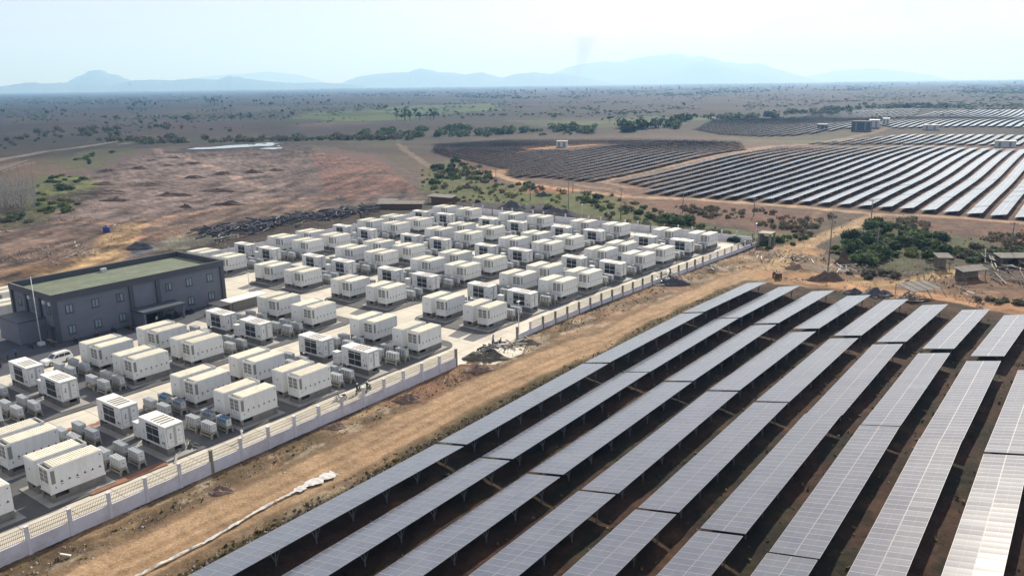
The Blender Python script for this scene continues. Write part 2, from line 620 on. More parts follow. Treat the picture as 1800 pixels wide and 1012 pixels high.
def build_ground():
    fwd = CR @ np.array([0, 0, -1.0])
    a0 = math.atan2(fwd[1], fwd[0])
    ang = np.concatenate([np.linspace(-40, 40, 760), np.linspace(44, 316, 60)])
    dep = np.concatenate([[89, 80, 70, 60, 52, 46, 41], np.linspace(37, 4, 380), np.linspace(3.93, 0.9, 90)[1:], [0.8, 0.7, 0.6, 0.5, 0.42, 0.34, 0.28, 0.22, 0.17, 0.13, 0.10, 0.075, 0.055]])
    rr = CAMH / np.tan(np.radians(dep))
    A, R = np.meshgrid(a0 + np.radians(ang), rr, indexing='ij')
    x = R * np.cos(A)
    y = R * np.sin(A)
    dist = R
    # ---- domain warp for natural borders
    s = np.clip(dist / 90, 0.35, 6.0)
    wx = x + (fbm(x / (5 * s), y / (5 * s), 3) - 0.5) * 9 * s * 0.8 + (fbm(x / 1.7, y / 1.7, 2) - .5) * 1.2
    wy = y + (fbm(x / (5 * s) + 91, y / (5 * s) + 40, 3) - 0.5) * 9 * s * 0.8 + (fbm(x / 1.7 + 33, y / 1.7, 2) - .5) * 1.2
    K = 0.52

    def c(r, g, b):
        return np.array(L3(r, g, b, K))
    n1 = fbm(x / 160 + 5, y / 260 + 3, 5)
    n2 = fbm(x / 520 + 50, y / 330 + 8, 5)
    n3 = fbm(x / 24, y / 24, 5)
    n4 = fbm(x / 6, y / 6, 4)
    col = np.zeros(x.shape + (3,))
    base_b = c(122, 102, 88)
    base_d = c(74, 66, 60)
    base_g = c(80, 100, 58)
    t = smooth(0.40, 0.60, n1)[..., None]
    col[:] = base_b * (1 - t) + base_d * t
    t = (smooth(0.52, 0.64, n2) * smooth(380, 620, dist))[..., None]
    col = col * (1 - t) + base_g * t
    t = (smooth(0.50, 0.66, n3) * 0.5)[..., None]
    col = col * (1 - t) + c(96, 92, 70) * t
    # wooded far belts
    t = (smooth(0.34, 0.52, fbm(x / 500 + 4, y / 300 + 9, 5)) * smooth(600, 1300, dist) * 0.92 + smooth(1900, 3200, dist) * .6)[..., None]
    t = np.clip(t, 0, .95)
    col = col * (1 - t) + c(48, 66, 54) * t

    def poly(pts, rgb, amt=1.0, var=None, soft=None):
        nonlocal col
        w = [P(a, b)[:2] for a, b in pts]
        msk = inpoly(wx, wy, w).astype(float) * amt
        if var is not None:
            msk = msk * (0.55 + 0.9 * smooth(0.35, 0.65, fbm(x / var, y / var, 4)))
        msk = np.clip(msk, 0, 1)[..., None]
        col = col * (1 - msk) + c(*rgb) * msk

    def path(pts, width, rgb, amt=1.0, world=False, jit=0.35):
        nonlocal col
        w = pts if world else [P(a, b)[:2] for a, b in pts]
        d = dline(x + (wx - x) * jit, y + (wy - y) * jit, w)
        msk = (1 - smooth(width * 0.36, width * 0.6, d)) * amt
        msk = (msk * (0.75 + 0.5 * fbm(x / 5 + 7, y / 5, 3)))
        msk = np.clip(msk, 0, 1)[..., None]
        col = col * (1 - msk) + c(*rgb) * msk
    # far plain bands
    poly([(960, 172), (1180, 166), (1480, 168), (1560, 186), (1300, 196), (1010, 200), (900, 188)], (88, 68, 78), 0.75, 90)
    poly([(500, 208), (560, 196), (720, 186), (870, 182), (880, 192), (760, 203), (620, 212)], (136, 162, 74), 0.85, 60)
    poly([(880, 214), (1010, 208), (1150, 203), (1260, 205), (1190, 222), (1000, 226)], (140, 160, 90), 0.75, 60)
    poly([(500, 224), (600, 212), (660, 214), (640, 226), (560, 230)], (150, 122, 110), 0.7, 60)
    poly([(420, 225), (600, 222), (800, 215), (840, 226), (700, 232), (480, 238)], (76, 62, 68), 0.8, 60)
    poly([(0, 205), (200, 198), (420, 205), (460, 225), (250, 240), (0, 245)], (116, 94, 92), 0.7, 80)
    # cleared dirt field
    poly([(60, 330), (160, 290), (230, 262), (330, 256), (520, 252), (610, 262), (740, 305), (790, 345), (700, 352), (560, 365), (400, 405), (300, 430), (160, 500), (0, 515), (-60, 470), (-60, 400), (90, 385), (170, 335)], (110, 95, 90), 1.0)
    poly([(235, 275), (330, 268), (470, 280), (520, 300), (520, 330), (460, 350), (360, 372), (240, 388), (130, 385), (150, 345), (215, 310)], (132, 116, 110), 0.75, 8)
    poly([(530, 268), (620, 270), (720, 315), (740, 335), (600, 350), (560, 340)], (128, 96, 86), 0.8, 30)
    poly([(0, 405), (120, 398), (330, 378), (520, 348), (560, 362), (390, 400), (240, 428), (100, 452), (0, 462)], (130, 108, 94), 0.6, 6)
    poly([(-20, 470), (80, 455), (190, 440), (160, 500), (60, 505), (-20, 520)], (150, 120, 92), 0.8, 8)
    path([(0, 395), (110, 388), (200, 392), (330, 376), (500, 346), (640, 350)], 3.0, (172, 132, 102), 0.7)
    path([(270, 262), (330, 278), (380, 296), (430, 320), (470, 330)], 6, (170, 146, 134), 0.7)
    poly([(300, 268), (330, 256), (400, 250), (480, 246), (530, 248), (560, 256), (520, 262), (490, 268), (420, 266), (340, 270)], (76, 66, 64), 0.85)
    path([(690, 240), (730, 275), (770, 300)], 5, (160, 140, 120), 0.5)
    path([(230, 395), (212, 412), (205, 425), (185, 445), (160, 468), (90, 492)], 13, (188, 158, 120), 0.9)
    path([(210, 418), (300, 412), (380, 405)], 4, (186, 140, 100), 0.7)
    poly([(290, 412), (390, 398), (420, 410), (330, 436), (270, 436)], (136, 138, 122), 0.7, 8)
    poly([(222, 432), (250, 420), (275, 424), (280, 438), (240, 446)], (82, 88, 100), 0.8)
    # greens on the left
    poly([(60, 322), (110, 305), (160, 310), (165, 326), (110, 345), (140, 362), (100, 378), (62, 372)], (96, 108, 56), 0.9, 7)
    poly([(80, 290), (130, 265), (220, 258), (240, 270), (170, 290), (110, 300)], (96, 104, 70), 0.8, 12)
    poly([(0, 372), (70, 350), (120, 372), (110, 385), (0, 398)], (92, 92, 62), 0.8, 8)
    poly([(230, 240), (520, 240), (700, 236), (760, 250), (620, 256), (520, 248), (320, 256)], (92, 92, 66), 0.6, 18)
    # shrub land behind the yard
    poly([(740, 300), (800, 280), (860, 300), (880, 320), (1000, 335), (1120, 350), (1160, 372), (1330, 420), (1320, 436), (1200, 405), (960, 370), (800, 345), (740, 335)], (106, 98, 70), 0.85, 12)
    poly([(760, 300), (800, 280), (860, 300), (880, 320), (1000, 335), (1120, 350), (1160, 372), (1330, 420), (1320, 436), (1200, 405), (960, 370), (800, 345), (740, 335)], (98, 108, 58), 0.75, 7)
    poly([(1010, 330), (1180, 345), (1330, 362), (1380, 380), (1330, 412), (1180, 378), (1060, 352)], (128, 96, 78), 0.8, 12)
    poly([(930, 325), (1010, 332), (1000, 345), (940, 340)], (164, 112, 78), 0.8, 8)
    poly([(1180, 360), (1480, 376), (1445, 392), (1420, 420), (1340, 432), (1290, 400)], (124, 92, 78), 0.9, 10)
    poly([(1540, 376), (1860, 396), (1860, 450), (1700, 446), (1560, 410)], (126, 94, 80), 0.9, 10)
    poly([(1330, 412), (1400, 405), (1440, 420), (1400, 445), (1340, 445)], (104, 108, 66), 0.7, 7)
    poly([(1480, 405), (1560, 385), (1640, 415), (1860, 440), (1860, 470), (1640, 480), (1480, 465)], (88, 92, 62), 0.9, 10)
    poly([(860, 352), (960, 362), (1020, 384), (950, 384), (870, 372)], (80, 76, 84), 0.9)
    # solar fields: trampled dark soil
    poly([(1115, 338), (1290, 348), (1860, 394), (1860, 256), (1700, 250), (1300, 255), (1070, 318)], (132, 96, 80), 0.8, 16)
    poly([(760, 264), (800, 246), (950, 238), (1290, 244), (1260, 262), (1060, 318), (985, 318), (890, 312)], (104, 80, 72), 0.9, 30)
    poly([(905, 262), (960, 256), (1050, 250), (1070, 256), (985, 266), (935, 272)], (196, 152, 112), 0.85)
    poly([(880, 300), (930, 294), (900, 312), (850, 285), (810, 270), (860, 290)], (188, 146, 104), 0.8)
    poly([(1220, 232), (1320, 214), (1560, 198), (1640, 196), (1440, 234), (1260, 238)], (100, 84, 76), 0.8, 40)
    poly([(1250, 236), (1400, 236), (1540, 226), (1450, 246), (1300, 246)], (122, 122, 90), 0.8, 40)
    # tracks of the solar park
    path([(1050, 318), (1130, 302), (1220, 286), (1300, 270), (1360, 256), (1420, 250), (1560, 226), (1680, 198)], 9, (186, 160, 132), 0.85, jit=0.1)
    path([(870, 305), (930, 325), (1000, 333), (1100, 346), (1220, 350), (1300, 356), (1440, 366), (1530, 375), (1640, 380), (1860, 396)], 5.5, (200, 166, 134), 0.95, jit=0.1)
    path([(1010, 326), (1080, 336), (1120, 348)], 3, (196, 150, 118), 0.7)
    path([(1050, 320), (1110, 330), (1160, 328)], 4, (196, 160, 128), 0.6)
    # near solar field: dry red-brown weeds
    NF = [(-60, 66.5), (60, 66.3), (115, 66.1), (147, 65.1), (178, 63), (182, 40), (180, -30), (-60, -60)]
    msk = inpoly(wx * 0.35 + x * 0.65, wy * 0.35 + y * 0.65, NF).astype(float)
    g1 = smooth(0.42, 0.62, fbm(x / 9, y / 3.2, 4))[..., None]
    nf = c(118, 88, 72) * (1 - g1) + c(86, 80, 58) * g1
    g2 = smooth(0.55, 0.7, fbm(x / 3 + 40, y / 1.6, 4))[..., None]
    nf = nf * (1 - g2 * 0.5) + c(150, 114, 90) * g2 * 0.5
    nf = nf * 0.42  # soil darkened overall to paint in the deep shade under the tables
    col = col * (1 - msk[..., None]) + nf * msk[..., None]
    # strip of dry grass and rubble between yard wall and first row
    ST = [(-60, 81.5), (60, 81.3), (115, 81.3), (147, 80.2), (222, 74), (222, 56), (182, 60), (178, 62), (147, 64.5), (115, 65.6), (60, 66), (-60, 66)]
    msk = inpoly(wx * 0.3 + x * 0.7, wy * 0.3 + y * 0.7, ST).astype(float)[..., None]
    q = smooth(0.4, 0.62, fbm(x / 7 + 3, y / 2.5 + 9, 4))[..., None]
    stc = c(168, 142, 112) * (1 - q) + c(126, 108, 84) * q
    q = smooth(0.56, 0.68, fbm(x / 4 + 30, y / 2 + 4, 4))[..., None] * 0.7
    stc = stc * (1 - q) + c(200, 184, 160) * q
    q = smooth(0.6, 0.7, fbm(x / 5 + 77, y / 2.4 + 64, 4))[..., None] * 0.8
    stc = stc * (1 - q) + c(164, 130, 106) * q
    col = col * (1 - msk) + stc * msk
    # junction
    poly([(1290, 470), (1340, 440), (1420, 425), (1460, 440), (1490, 480), (1560, 495), (1700, 500), (1860, 540), (1860, 566), (1700, 540), (1500, 512), (1330, 500), (1250, 520)], (184, 146, 106), 0.85, 6)
    poly([(1480, 490), (1640, 480), (1860, 500), (1860, 540), (1700, 530), (1560, 505)], (138, 108, 88), 0.85, 5)
    poly([(1290, 470), (1320, 448), (1380, 440), (1350, 465)], (150, 134, 118), 0.7, 4)
    poly([(1390, 450), (1470, 448), (1500, 480), (1420, 478)], (140, 124, 108), 0.8, 4)
    path([(1460, 500), (1580, 494), (1640, 484), (1700, 474)], 5, (206, 172, 122), 0.9)
    path([(1500, 508), (1640, 522), (1800, 548), (1880, 562)], 6, (196, 150, 114), 0.8)
    # main dirt road
    rd = [(-60, 71.6), (20, 71.6), (60, 71.5), (88, 71.2), (110, 69.4), (132, 67.8), (150, 66.6), (172, 64.8), (186, 63.5), (200, 61)]
    path(rd, 8.6, (192, 162, 128), 1.0, world=True, jit=0.22)
    path(rd, 3.4, (204, 174, 140), 0.45, world=True, jit=0.15)
    RUTS = []
    for off, ph in ((-1.5, 0), (0.5, 0.25)):
        RUTS.append([(a, float(np.interp(a, [q[0] for q in rd], [q[1] for q in rd])) + off + 0.35 * math.sin(a / 13 + ph) + .15 * math.sin(a / 4.1 + ph * 2)) for a in range(-40, 200, 3)])
    for rut in RUTS:
        path(rut, 1.0, (164, 132, 100), 0.6, world=True, jit=0.08)
    path([(a, b + 4.4) for a, b in rd], 1.6, (138, 116, 92), 0.7, world=True, jit=0.35)
    path([(a, b - 4.3) for a, b in rd], 1.4, (128, 108, 84), 0.7, world=True, jit=0.35)
    path([(184, 63.5), (196, 62), (212, 64), (228, 64.5), (252, 63), (280, 61), (296, 60)], 5.5, (192, 162, 124), 0.95, world=True, jit=0.12)
    path([(228, 66), (255, 71), (290, 78)], 2.2, (150, 124, 104), 0.6, world=True)
    path([(186, 63), (186, 50), (187, 35), (187, 10), (186, -20)], 6, (192, 150, 112), 0.85, world=True)
    path([(-40, 64.6), (60, 64.5), (115, 64.3), (147, 63.4), (176, 61.6)], 4.0, (98, 90, 62), 0.9, world=True, jit=0.5)
    # entrance apron of earth
    poly([(760, 640), (830, 625), (900, 630), (880, 655), (780, 690), (700, 720)], (140, 108, 86), 0.8, 4)
    # ditch beside the first row
    dd = dline(x, y + (fbm(x / 6, y / 6, 2) - .5) * 0.6, [(-40, 65.2), (60, 65.1), (115, 65.0)])
    msk = ((1 - smooth(0.25, 0.6, dd)) * 0.7)[..., None]
    col = col * (1 - msk) + c(84, 66, 50) * msk
    # fine mottling everywhere
    m1 = (0.80 + 0.42 * fbm(x / 1.3, y / 1.3, 4)) * (0.84 + 0.32 * n4)
    rdm = 1 - smooth(3.2, 5.0, dline(x, y, rd))
    m1 = m1 * (1 - rdm * .8) + rdm * .8
    far = smooth(300, 900, dist)
    m1 = m1 * (1 - far) + far * (0.72 + 0.56 * fbm(x / 40, y / 40, 4))
    col = col * m1[..., None]
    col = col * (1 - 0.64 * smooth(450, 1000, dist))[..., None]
    col = col * (1 + smooth(500, 1400, dist)[..., None] * np.array([-.14, 0.03, .08]))  # distance haze put into the colour: less red, more blue far out
    dirt = inpoly(wx, wy, [P(a, b)[:2] for a, b in [(60, 330), (330, 256), (520, 252), (790, 345), (560, 365), (300, 430), (0, 515), (-60, 400)]]).astype(float)
    u, v = x * .86 + y * .5, -x * .5 + y * .86
    stk = fbm(u / 26 + 3, v / 2.6, 4) - .5
    stk2 = fbm(x / 9 + 60, y / 9, 5) - .5
    col = col * (1 + dirt * (1.7 * stk + 1.9 * stk2 + 1.2 * (fbm(u / 9 + 7, v / 1.4, 3) - .5)))[..., None]
    rough = (dist < 420) * (1 - 0.75 * (1 - smooth(3.2, 5.0, dline(x, y, rd))))
    col = col * (1 + rough * (0.9 * (fbm(x / 2.2 + 9, y / 2.2, 4) - .5)))[..., None]
    col = np.clip(col, 0.01, 0.8)
    # ---- heights
    yd = inpoly(x, y, YARD)
    z = (fbm(x / 7, y / 7, 4) - 0.5) * 0.55 + (fbm(x / 1.6, y / 1.6, 3) - 0.5) * 0.26 + (dist > 180) * (fbm(x / 11 + 5, y / 11, 5) - .5) * .9
    z -= 0.12
    road = (1 - smooth(3.6, 6.0, dline(x, y, rd)))
    z = z * (1 - road * 0.8)
    z -= (1 - smooth(0.2, 0.9, dd)) * 0.45
    for rut in RUTS:
        z -= (1 - smooth(0.15, 0.45, dline(x, y, rut))) * 0.07
    z = np.where(yd, -0.06, z)
    wl = 1 - smooth(1.5, 5, np.abs(dline(x, y, [warp(a, 80) for a in (-20, 60, 115, 147, 222)])))
    z = z * (1 - wl * 0.6)
    z = np.where(dist > 300, z * 0.6, z) + hfar(x, y) * (dist < 3500)
    z = np.where(dist > 3500, 0.0, z)
    nA, nR = x.shape
    verts = np.stack([x, y, z], -1).reshape(-1, 3)
    colv = col.reshape(-1, 3)
    i = np.arange(nA)
    j = np.arange(nR - 1)
    I, J = np.meshgrid(i, j, indexing='ij')
    I2 = (I + 1) % nA
    q = np.stack([I * nR + J, I * nR + J + 1, I2 * nR + J + 1, I2 * nR + J], -1).reshape(-1, 4)
    # innermost cap
    ctr = len(verts)
    verts = np.vstack([verts, [[0, 0, 0]]])
    colv = np.vstack([colv, colv[:1]])
    me = bpy.data.meshes.new("ground")
    nq = len(q)
    tri = np.stack([np.full(nA, ctr), i * nR, ((i + 1) % nA) * nR], -1)
    me.vertices.add(len(verts))
    me.vertices.foreach_set("co", verts.astype(np.float32).ravel())
    me.loops.add(nq * 4 + nA * 3)
    me.loops.foreach_set("vertex_index", np.concatenate([q.ravel(), tri.ravel()]).astype(np.int32))
    me.polygons.add(nq + nA)
    me.polygons.foreach_set("loop_start", np.concatenate([np.arange(nq) * 4, nq * 4 + np.arange(nA) * 3]).astype(np.int32))
    me.polygons.foreach_set("use_smooth", np.ones(nq + nA, bool))
    me.update(calc_edges=True)
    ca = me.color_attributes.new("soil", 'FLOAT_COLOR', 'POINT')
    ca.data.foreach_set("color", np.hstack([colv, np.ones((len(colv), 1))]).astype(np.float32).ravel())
    m = bpy.data.materials.new("soil")
    m.use_nodes = True
    N, Lk = m.node_tree.nodes, m.node_tree.links
    b = N["Principled BSDF"]
    b.inputs["Roughness"].default_value = 0.95
    b.inputs["Specular IOR Level"].default_value = 0.15
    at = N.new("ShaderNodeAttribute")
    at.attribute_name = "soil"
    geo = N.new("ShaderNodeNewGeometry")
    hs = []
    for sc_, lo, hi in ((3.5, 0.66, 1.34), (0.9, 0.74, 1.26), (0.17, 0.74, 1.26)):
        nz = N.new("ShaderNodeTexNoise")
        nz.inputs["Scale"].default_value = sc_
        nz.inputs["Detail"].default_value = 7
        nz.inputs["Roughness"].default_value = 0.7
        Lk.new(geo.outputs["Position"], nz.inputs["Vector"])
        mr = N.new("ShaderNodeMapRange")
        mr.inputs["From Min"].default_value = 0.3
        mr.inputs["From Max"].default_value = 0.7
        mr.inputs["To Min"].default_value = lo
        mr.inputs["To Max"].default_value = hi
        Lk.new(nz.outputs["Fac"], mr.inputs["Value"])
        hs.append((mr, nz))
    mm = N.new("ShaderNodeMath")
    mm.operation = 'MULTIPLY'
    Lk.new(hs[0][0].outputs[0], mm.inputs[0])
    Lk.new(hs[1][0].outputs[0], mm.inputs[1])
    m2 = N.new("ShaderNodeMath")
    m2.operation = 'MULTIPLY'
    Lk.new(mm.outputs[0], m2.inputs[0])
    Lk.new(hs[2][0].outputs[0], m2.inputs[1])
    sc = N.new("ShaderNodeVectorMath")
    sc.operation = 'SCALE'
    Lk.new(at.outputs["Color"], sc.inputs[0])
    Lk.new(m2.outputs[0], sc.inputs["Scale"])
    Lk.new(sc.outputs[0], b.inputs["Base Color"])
    bp = N.new("ShaderNodeBump")
    bp.inputs["Strength"].default_value = 0.8
    bp.inputs["Distance"].default_value = 0.25
    Lk.new(hs[1][1].outputs["Fac"], bp.inputs["Height"])
    Lk.new(bp.outputs[0], b.inputs["Normal"])
    me.materials.append(m)
    structure("ground", me)


build_ground()


# hills on the horizon, each a long ridge with its own depth
def ridge(prof, D, W, seed, col):
    xs = np.array([p[0] for p in prof], float)
    ys = np.array([p[1] for p in prof], float)
    n = max(24, int((xs[-1] - xs[0]) / 2.5))
    rows = 13
    vs, fs = [], []
    tt = np.linspace(xs[0], xs[-1], n)
    for i, px in enumerate(tt):
        py = float(np.interp(px, xs, ys))
        top = PD(px, py, D)
        top = (top[0], top[1], max(4.0, top[2]) * (0.97 + 0.06 * float(fbm(np.array(px / 7.0 + seed), np.array(seed * 3.1), 3))))
        d = np.array([top[0], top[1]])
        d = d / np.linalg.norm(d)
        for r in range(rows):
            s = (r / (rows - 1)) * 2 - 1
            f = (1 + math.cos(math.pi * s)) / 2
            nz = float(fbm(np.array(px / 9.0 + seed), np.array(r * 0.7 + seed), 4)) - 0.5
            f = f * (1 + nz * 0.9 * (1 - f))
            vs.append((top[0] + d[0] * s * W + nz * 260, top[1] + d[1] * s * W, top[2] * f - 3))
    for i in range(n - 1):
        for r in range(rows - 1):
            fs.append((i * rows + r, (i + 1) * rows + r, (i + 1) * rows + r + 1, i * rows + r + 1))
    me = bpy.data.meshes.new("hills")
    me.from_pydata(vs, [], fs)
    me.polygons.foreach_set("use_smooth", [True] * len(fs))
    me.materials.append(col)
    structure("hills", me)


HM = mat("hill_forest", (0.055, 0.075, 0.050), 0.95, 0.5, 0.0025, space='World')
ridge([(-40, 153), (0, 152), (30, 148), (55, 144), (80, 147), (105, 145), (130, 149), (170, 146), (200, 150), (235, 141), (270, 140), (300, 141), (340, 138), (380, 140), (405, 133), (430, 138), (470, 143), (520, 146), (560, 145), (600, 147), (640, 150)], 17500, 1900, 1.3, HM)
ridge([(100, 150), (120, 143), (135, 136), (150, 129), (160, 125), (172, 123), (182, 125), (196, 130), (210, 134), (230, 142), (250, 152)], 21000, 2600, 2.7, HM)
ridge([(320, 145), (340, 136), (400, 131), (440, 129), (470, 126), (500, 129), (532, 133), (560, 141), (580, 148)], 36000, 3200, 3.1, HM)
ridge([(590, 150), (605, 144), (630, 135), (660, 130), (690, 128), (715, 127), (728, 123), (740, 120), (752, 123), (768, 127), (800, 128), (820, 131), (845, 127), (870, 134), (885, 137), (900, 131), (940, 127), (965, 130), (985, 129), (1010, 133), (1040, 139), (1080, 146)], 23000, 2600, 4.9, HM)
ridge([(930, 148), (960, 134), (985, 124), (1000, 118), (1040, 110), (1065, 108), (1090, 109), (1130, 100), (1160, 97), (1180, 94), (1195, 95), (1215, 100), (1235, 98), (1270, 108), (1300, 112), (1335, 111), (1360, 120), (1400, 131), (1440, 142)], 33000, 4200, 6.3, HM)
ridge([(1060, 147), (1090, 138), (1130, 130), (1180, 125), (1210, 114), (1235, 107), (1255, 110), (1280, 117), (1320, 127), (1370, 137), (1400, 145)], 28000, 3000, 7.7, HM)
ridge([(1400, 144), (1420, 134), (1470, 124), (1520, 121), (1560, 122), (1600, 127), (1640, 133), (1680, 142)], 42000, 3000, 8.1, HM)

# air
hz = MB()
hz.box(-15000, -25000, -20, 48000, 48000, 1700)
hm = bpy.data.materials.new("air")
hm.use_nodes = True
hm.node_tree.nodes.remove(hm.node_tree.nodes["Principled BSDF"])
pv = hm.node_tree.nodes.new("ShaderNodeVolumePrincipled")
pv.inputs["Color"].default_value = (0.26, 0.52, 0.95, 1)
pv.inputs["Absorption Color"].default_value = (0.62, 0.62, 0.55, 1)
pv.inputs["Density"].default_value = 1.15e-4
pv.inputs["Anisotropy"].default_value = 0.2
hm.node_tree.links.new(pv.outputs[0], hm.node_tree.nodes["Material Output"].inputs["Volume"])
M['air'] = hm
tag(obj("haze", hz.mesh("haze", ['air'])), "pale blue haze lying over the whole plain", "haze", kind='stuff')

# pond
wm = mat("pond_water", (0.10, 0.11, 0.11), 0.05, 0.1, 0.05, spec=0.6)
M['water'] = wm
b = MB()
for pp in ([(328, 264), (345, 261), (372, 260), (400, 257), (440, 255), (470, 252), (505, 252), (522, 255), (505, 258), (480, 258), (455, 258), (430, 260), (395, 262), (360, 264)],
           [(455, 263), (470, 261), (495, 260), (499, 262), (480, 264)]):
    b.face([(P(*p)[0], P(*p)[1], 0.55) for p in pp])
structure("pond_water", b.mesh("pond_water", ['water']))

# ------------------------------------------------------------------ the yard's paving
M['conc'] = mat("pale_concrete", (0.53, 0.50, 0.425), 0.85, 0.12, 0.22, dirt=0.35, space='World')
M['padc'] = mat("grey_pad", (0.078, 0.083, 0.088), 0.9, 0.2, 0.35, dirt=0.25, space='World')
M['apron'] = mat("apron_concrete", (0.27, 0.268, 0.255), 0.85, 0.14, 0.5, dirt=0.2, space='World')
M['kerb'] = mat("kerb_concrete", (0.38, 0.365, 0.32), 0.85, 0.12, 0.7, space='World')
M['court_shade'] = mat("shade_toned_forecourt", (0.055, 0.062, 0.078), 0.9, 0.15, 0.3, space='World')  # dark navy carries the office building's shadow in the paving colour


def joints(key):
    nt = M[key].node_tree
    N, Lk = nt.nodes, nt.links
    pb = N["Principled BSDF"]
    src = pb.inputs["Base Color"].links[0].from_socket
    g = N.new("ShaderNodeNewGeometry")
    br = N.new("ShaderNodeTexBrick")
    br.offset = 0.0
    br.inputs["Scale"].default_value = 0.2
    br.inputs["Mortar Size"].default_value = 0.012
    br.inputs["Brick Width"].default_value = 1.0
    br.inputs["Row Height"].default_value = 0.9
    br.inputs["Color1"].default_value = (1, 1, 1, 1)
    br.inputs["Color2"].default_value = (.86, .86, .86, 1)
    br.inputs["Mortar"].default_value = (.55, .52, .48, 1)
    Lk.new(g.outputs["Position"], br.inputs["Vector"])
    mx = N.new("ShaderNodeMix")
    mx.data_type = 'RGBA'
    mx.blend_type = 'MULTIPLY'
    mx.inputs[0].default_value = 1.0
    Lk.new(src, mx.inputs[6])
    Lk.new(br.outputs["Color"], mx.inputs[7])
    Lk.new(mx.outputs[2], pb.inputs["Base Color"])


joints('conc')


def sheet(name, pts, z, m, th=0.0, dens=True):
    b = MB()
    n = len(pts)
    b.face([(p[0], p[1], z) for p in pts])
    if th:
        for i in range(n):
            p, q = pts[i], pts[(i + 1) % n]
            b.face([(p[0], p[1], z - th), (q[0], q[1], z - th), (q[0], q[1], z), (p[0], p[1], z)])
    return structure(name, b.mesh(name, [m]))


def strip(x0, x1, y0, y1, r=0.0, rr=0.0, n=8):
    """warped rectangle, ends rounded by r (left) and rr (right)"""
    pts = []
    xs = np.linspace(x0 + r, x1 - rr, 14)
    for x in xs:
        pts.append(warp(x, y0))
    if rr:
        for k in range(1, n):
            a = -math.pi / 2 + math.pi / 2 * k / n
            pts.append(warp(x1 - rr + rr * math.cos(a), y0 + rr + rr * math.sin(a)))
        for k in range(0, n):
            a = math.pi / 2 * k / n
            pts.append(warp(x1 - rr + rr * math.cos(a), y1 - rr + rr * math.sin(a)))
    for x in xs[::-1]:
        pts.append(warp(x, y1))
    if r:
        for k in range(1, n):
            a = math.pi / 2 + math.pi / 2 * k / n
            pts.append(warp(x0 + r + r * math.cos(a), y1 - r + r * math.sin(a)))
        for k in range(0, n):
            a = math.pi + math.pi / 2 * k / n
            pts.append(warp(x0 + r + r * math.cos(a), y0 + r + r * math.sin(a)))
    return pts


sheet("concrete_road", [(-20, 81.45)] + [warp(x, 81.45) for x in (40, 90, 96)] + [(99, 76.6), (106, 76.0), (112, 79.2)] + [warp(x, 81.45) for x in (114, 125, 135, 147, 170, 195, 222.3)] + [(222.3, 196), (115, 190), (60, 192), (-20, 192)], 0.0, 'conc')
ZONE1 = [(88.1, 107.3), (114.2, 133.8)]
ZONE2 = [(87.5, 106.6), (113.2, 133.3), (140.0, 160.0), (168.0, 188.3)]
for y0, y1 in ZONE1:
    sheet("equipment_pad", strip(-15, 104, y0, y1, 0, 3.5), 0.13, 'padc', 0.13)
for y0, y1 in ZONE2:
    sheet("equipment_pad", strip(110.3, 214, y0, y1, 2.8, 4.5), 0.13, 'padc', 0.13)
sheet("equipment_pad", strip(40, 56, 169, 188.5), 0.13, 'padc', 0.13)
sheet("forecourt", [(20, 139.5), (60, 139.5), (80, 139.5), (90, 143), (99, 149), (99, 150), (63, 150), (62, 160), (20, 160)], 0.008, 'court_shade')  # dark sheet laid where the building's shadow falls, shade painted in
# red soil left open beside the road
M['redsoil'] = mat("red_soil", (0.24, 0.115, 0.07), 0.95, 0.3, 0.7, dirt=0.2, space='World')
for x0, x1, y0, y1 in ((38, 47.5, 87.7, 89.3), (44, 47.4, 108.2, 109.4), (47, 49.5, 106.6, 108.2)):
    rs = random.Random(x0)
    pts = [(x0 + (x1 - x0) * t, y0 + rs.uniform(0, .25)) for t in np.linspace(0, 1, 8)] + [(x0 + (x1 - x0) * t, y1 - rs.uniform(0, .5)) for t in np.linspace(1, 0, 8)]
    sheet("soil_patch", pts, 0.137 if y0 < 108.3 else 0.006, 'redsoil')

# ------------------------------------------------------------------ templates of the plant
HC, ZP = 3.05, 1.0           # container height, plinth height


def plinth_mesh(L, W):
    b = MB()
    x, y, e = L / 2 - 0.02, W / 2 - 0.02, 0.36
    for sx in (-1, 1):
        for sy in (-1, 1):
            b.box(min(sx * x, sx * (x - e)), min(sy * y, sy * (y - e)), 0, max(sx * x, sx * (x - e)), max(sy * y, sy * (y - e)), ZP)
    for sy in (-1, 1):
        ya, yb = (y - 0.30, y - 0.06) if sy > 0 else (-y + 0.06, -y + 0.30)
        b.box(-x + e, ya, 0, -x + e + 1.55, yb, 0.42)
        b.box(-x + e + 1.55, ya, 0, x - e, yb, ZP)
        b.box(0.1, ya - (0 if sy > 0 else .05), 0.002, 0.38, yb + (.05 if sy > 0 else 0), ZP - 0.003)
    for sx in (-1, 1):
        xa, xb = (x - 0.30, x - 0.06) if sx > 0 else (-x + 0.06, -x + 0.30)
        b.box(xa, -y + e, 0, xb, y - e, 0.42)
        if sx > 0:
            b.box(xa, -y + e, .42, xb, -0.2, ZP)
    return b.mesh("plinth", ['plinth'])


BL, BW = 6.06, 2.44


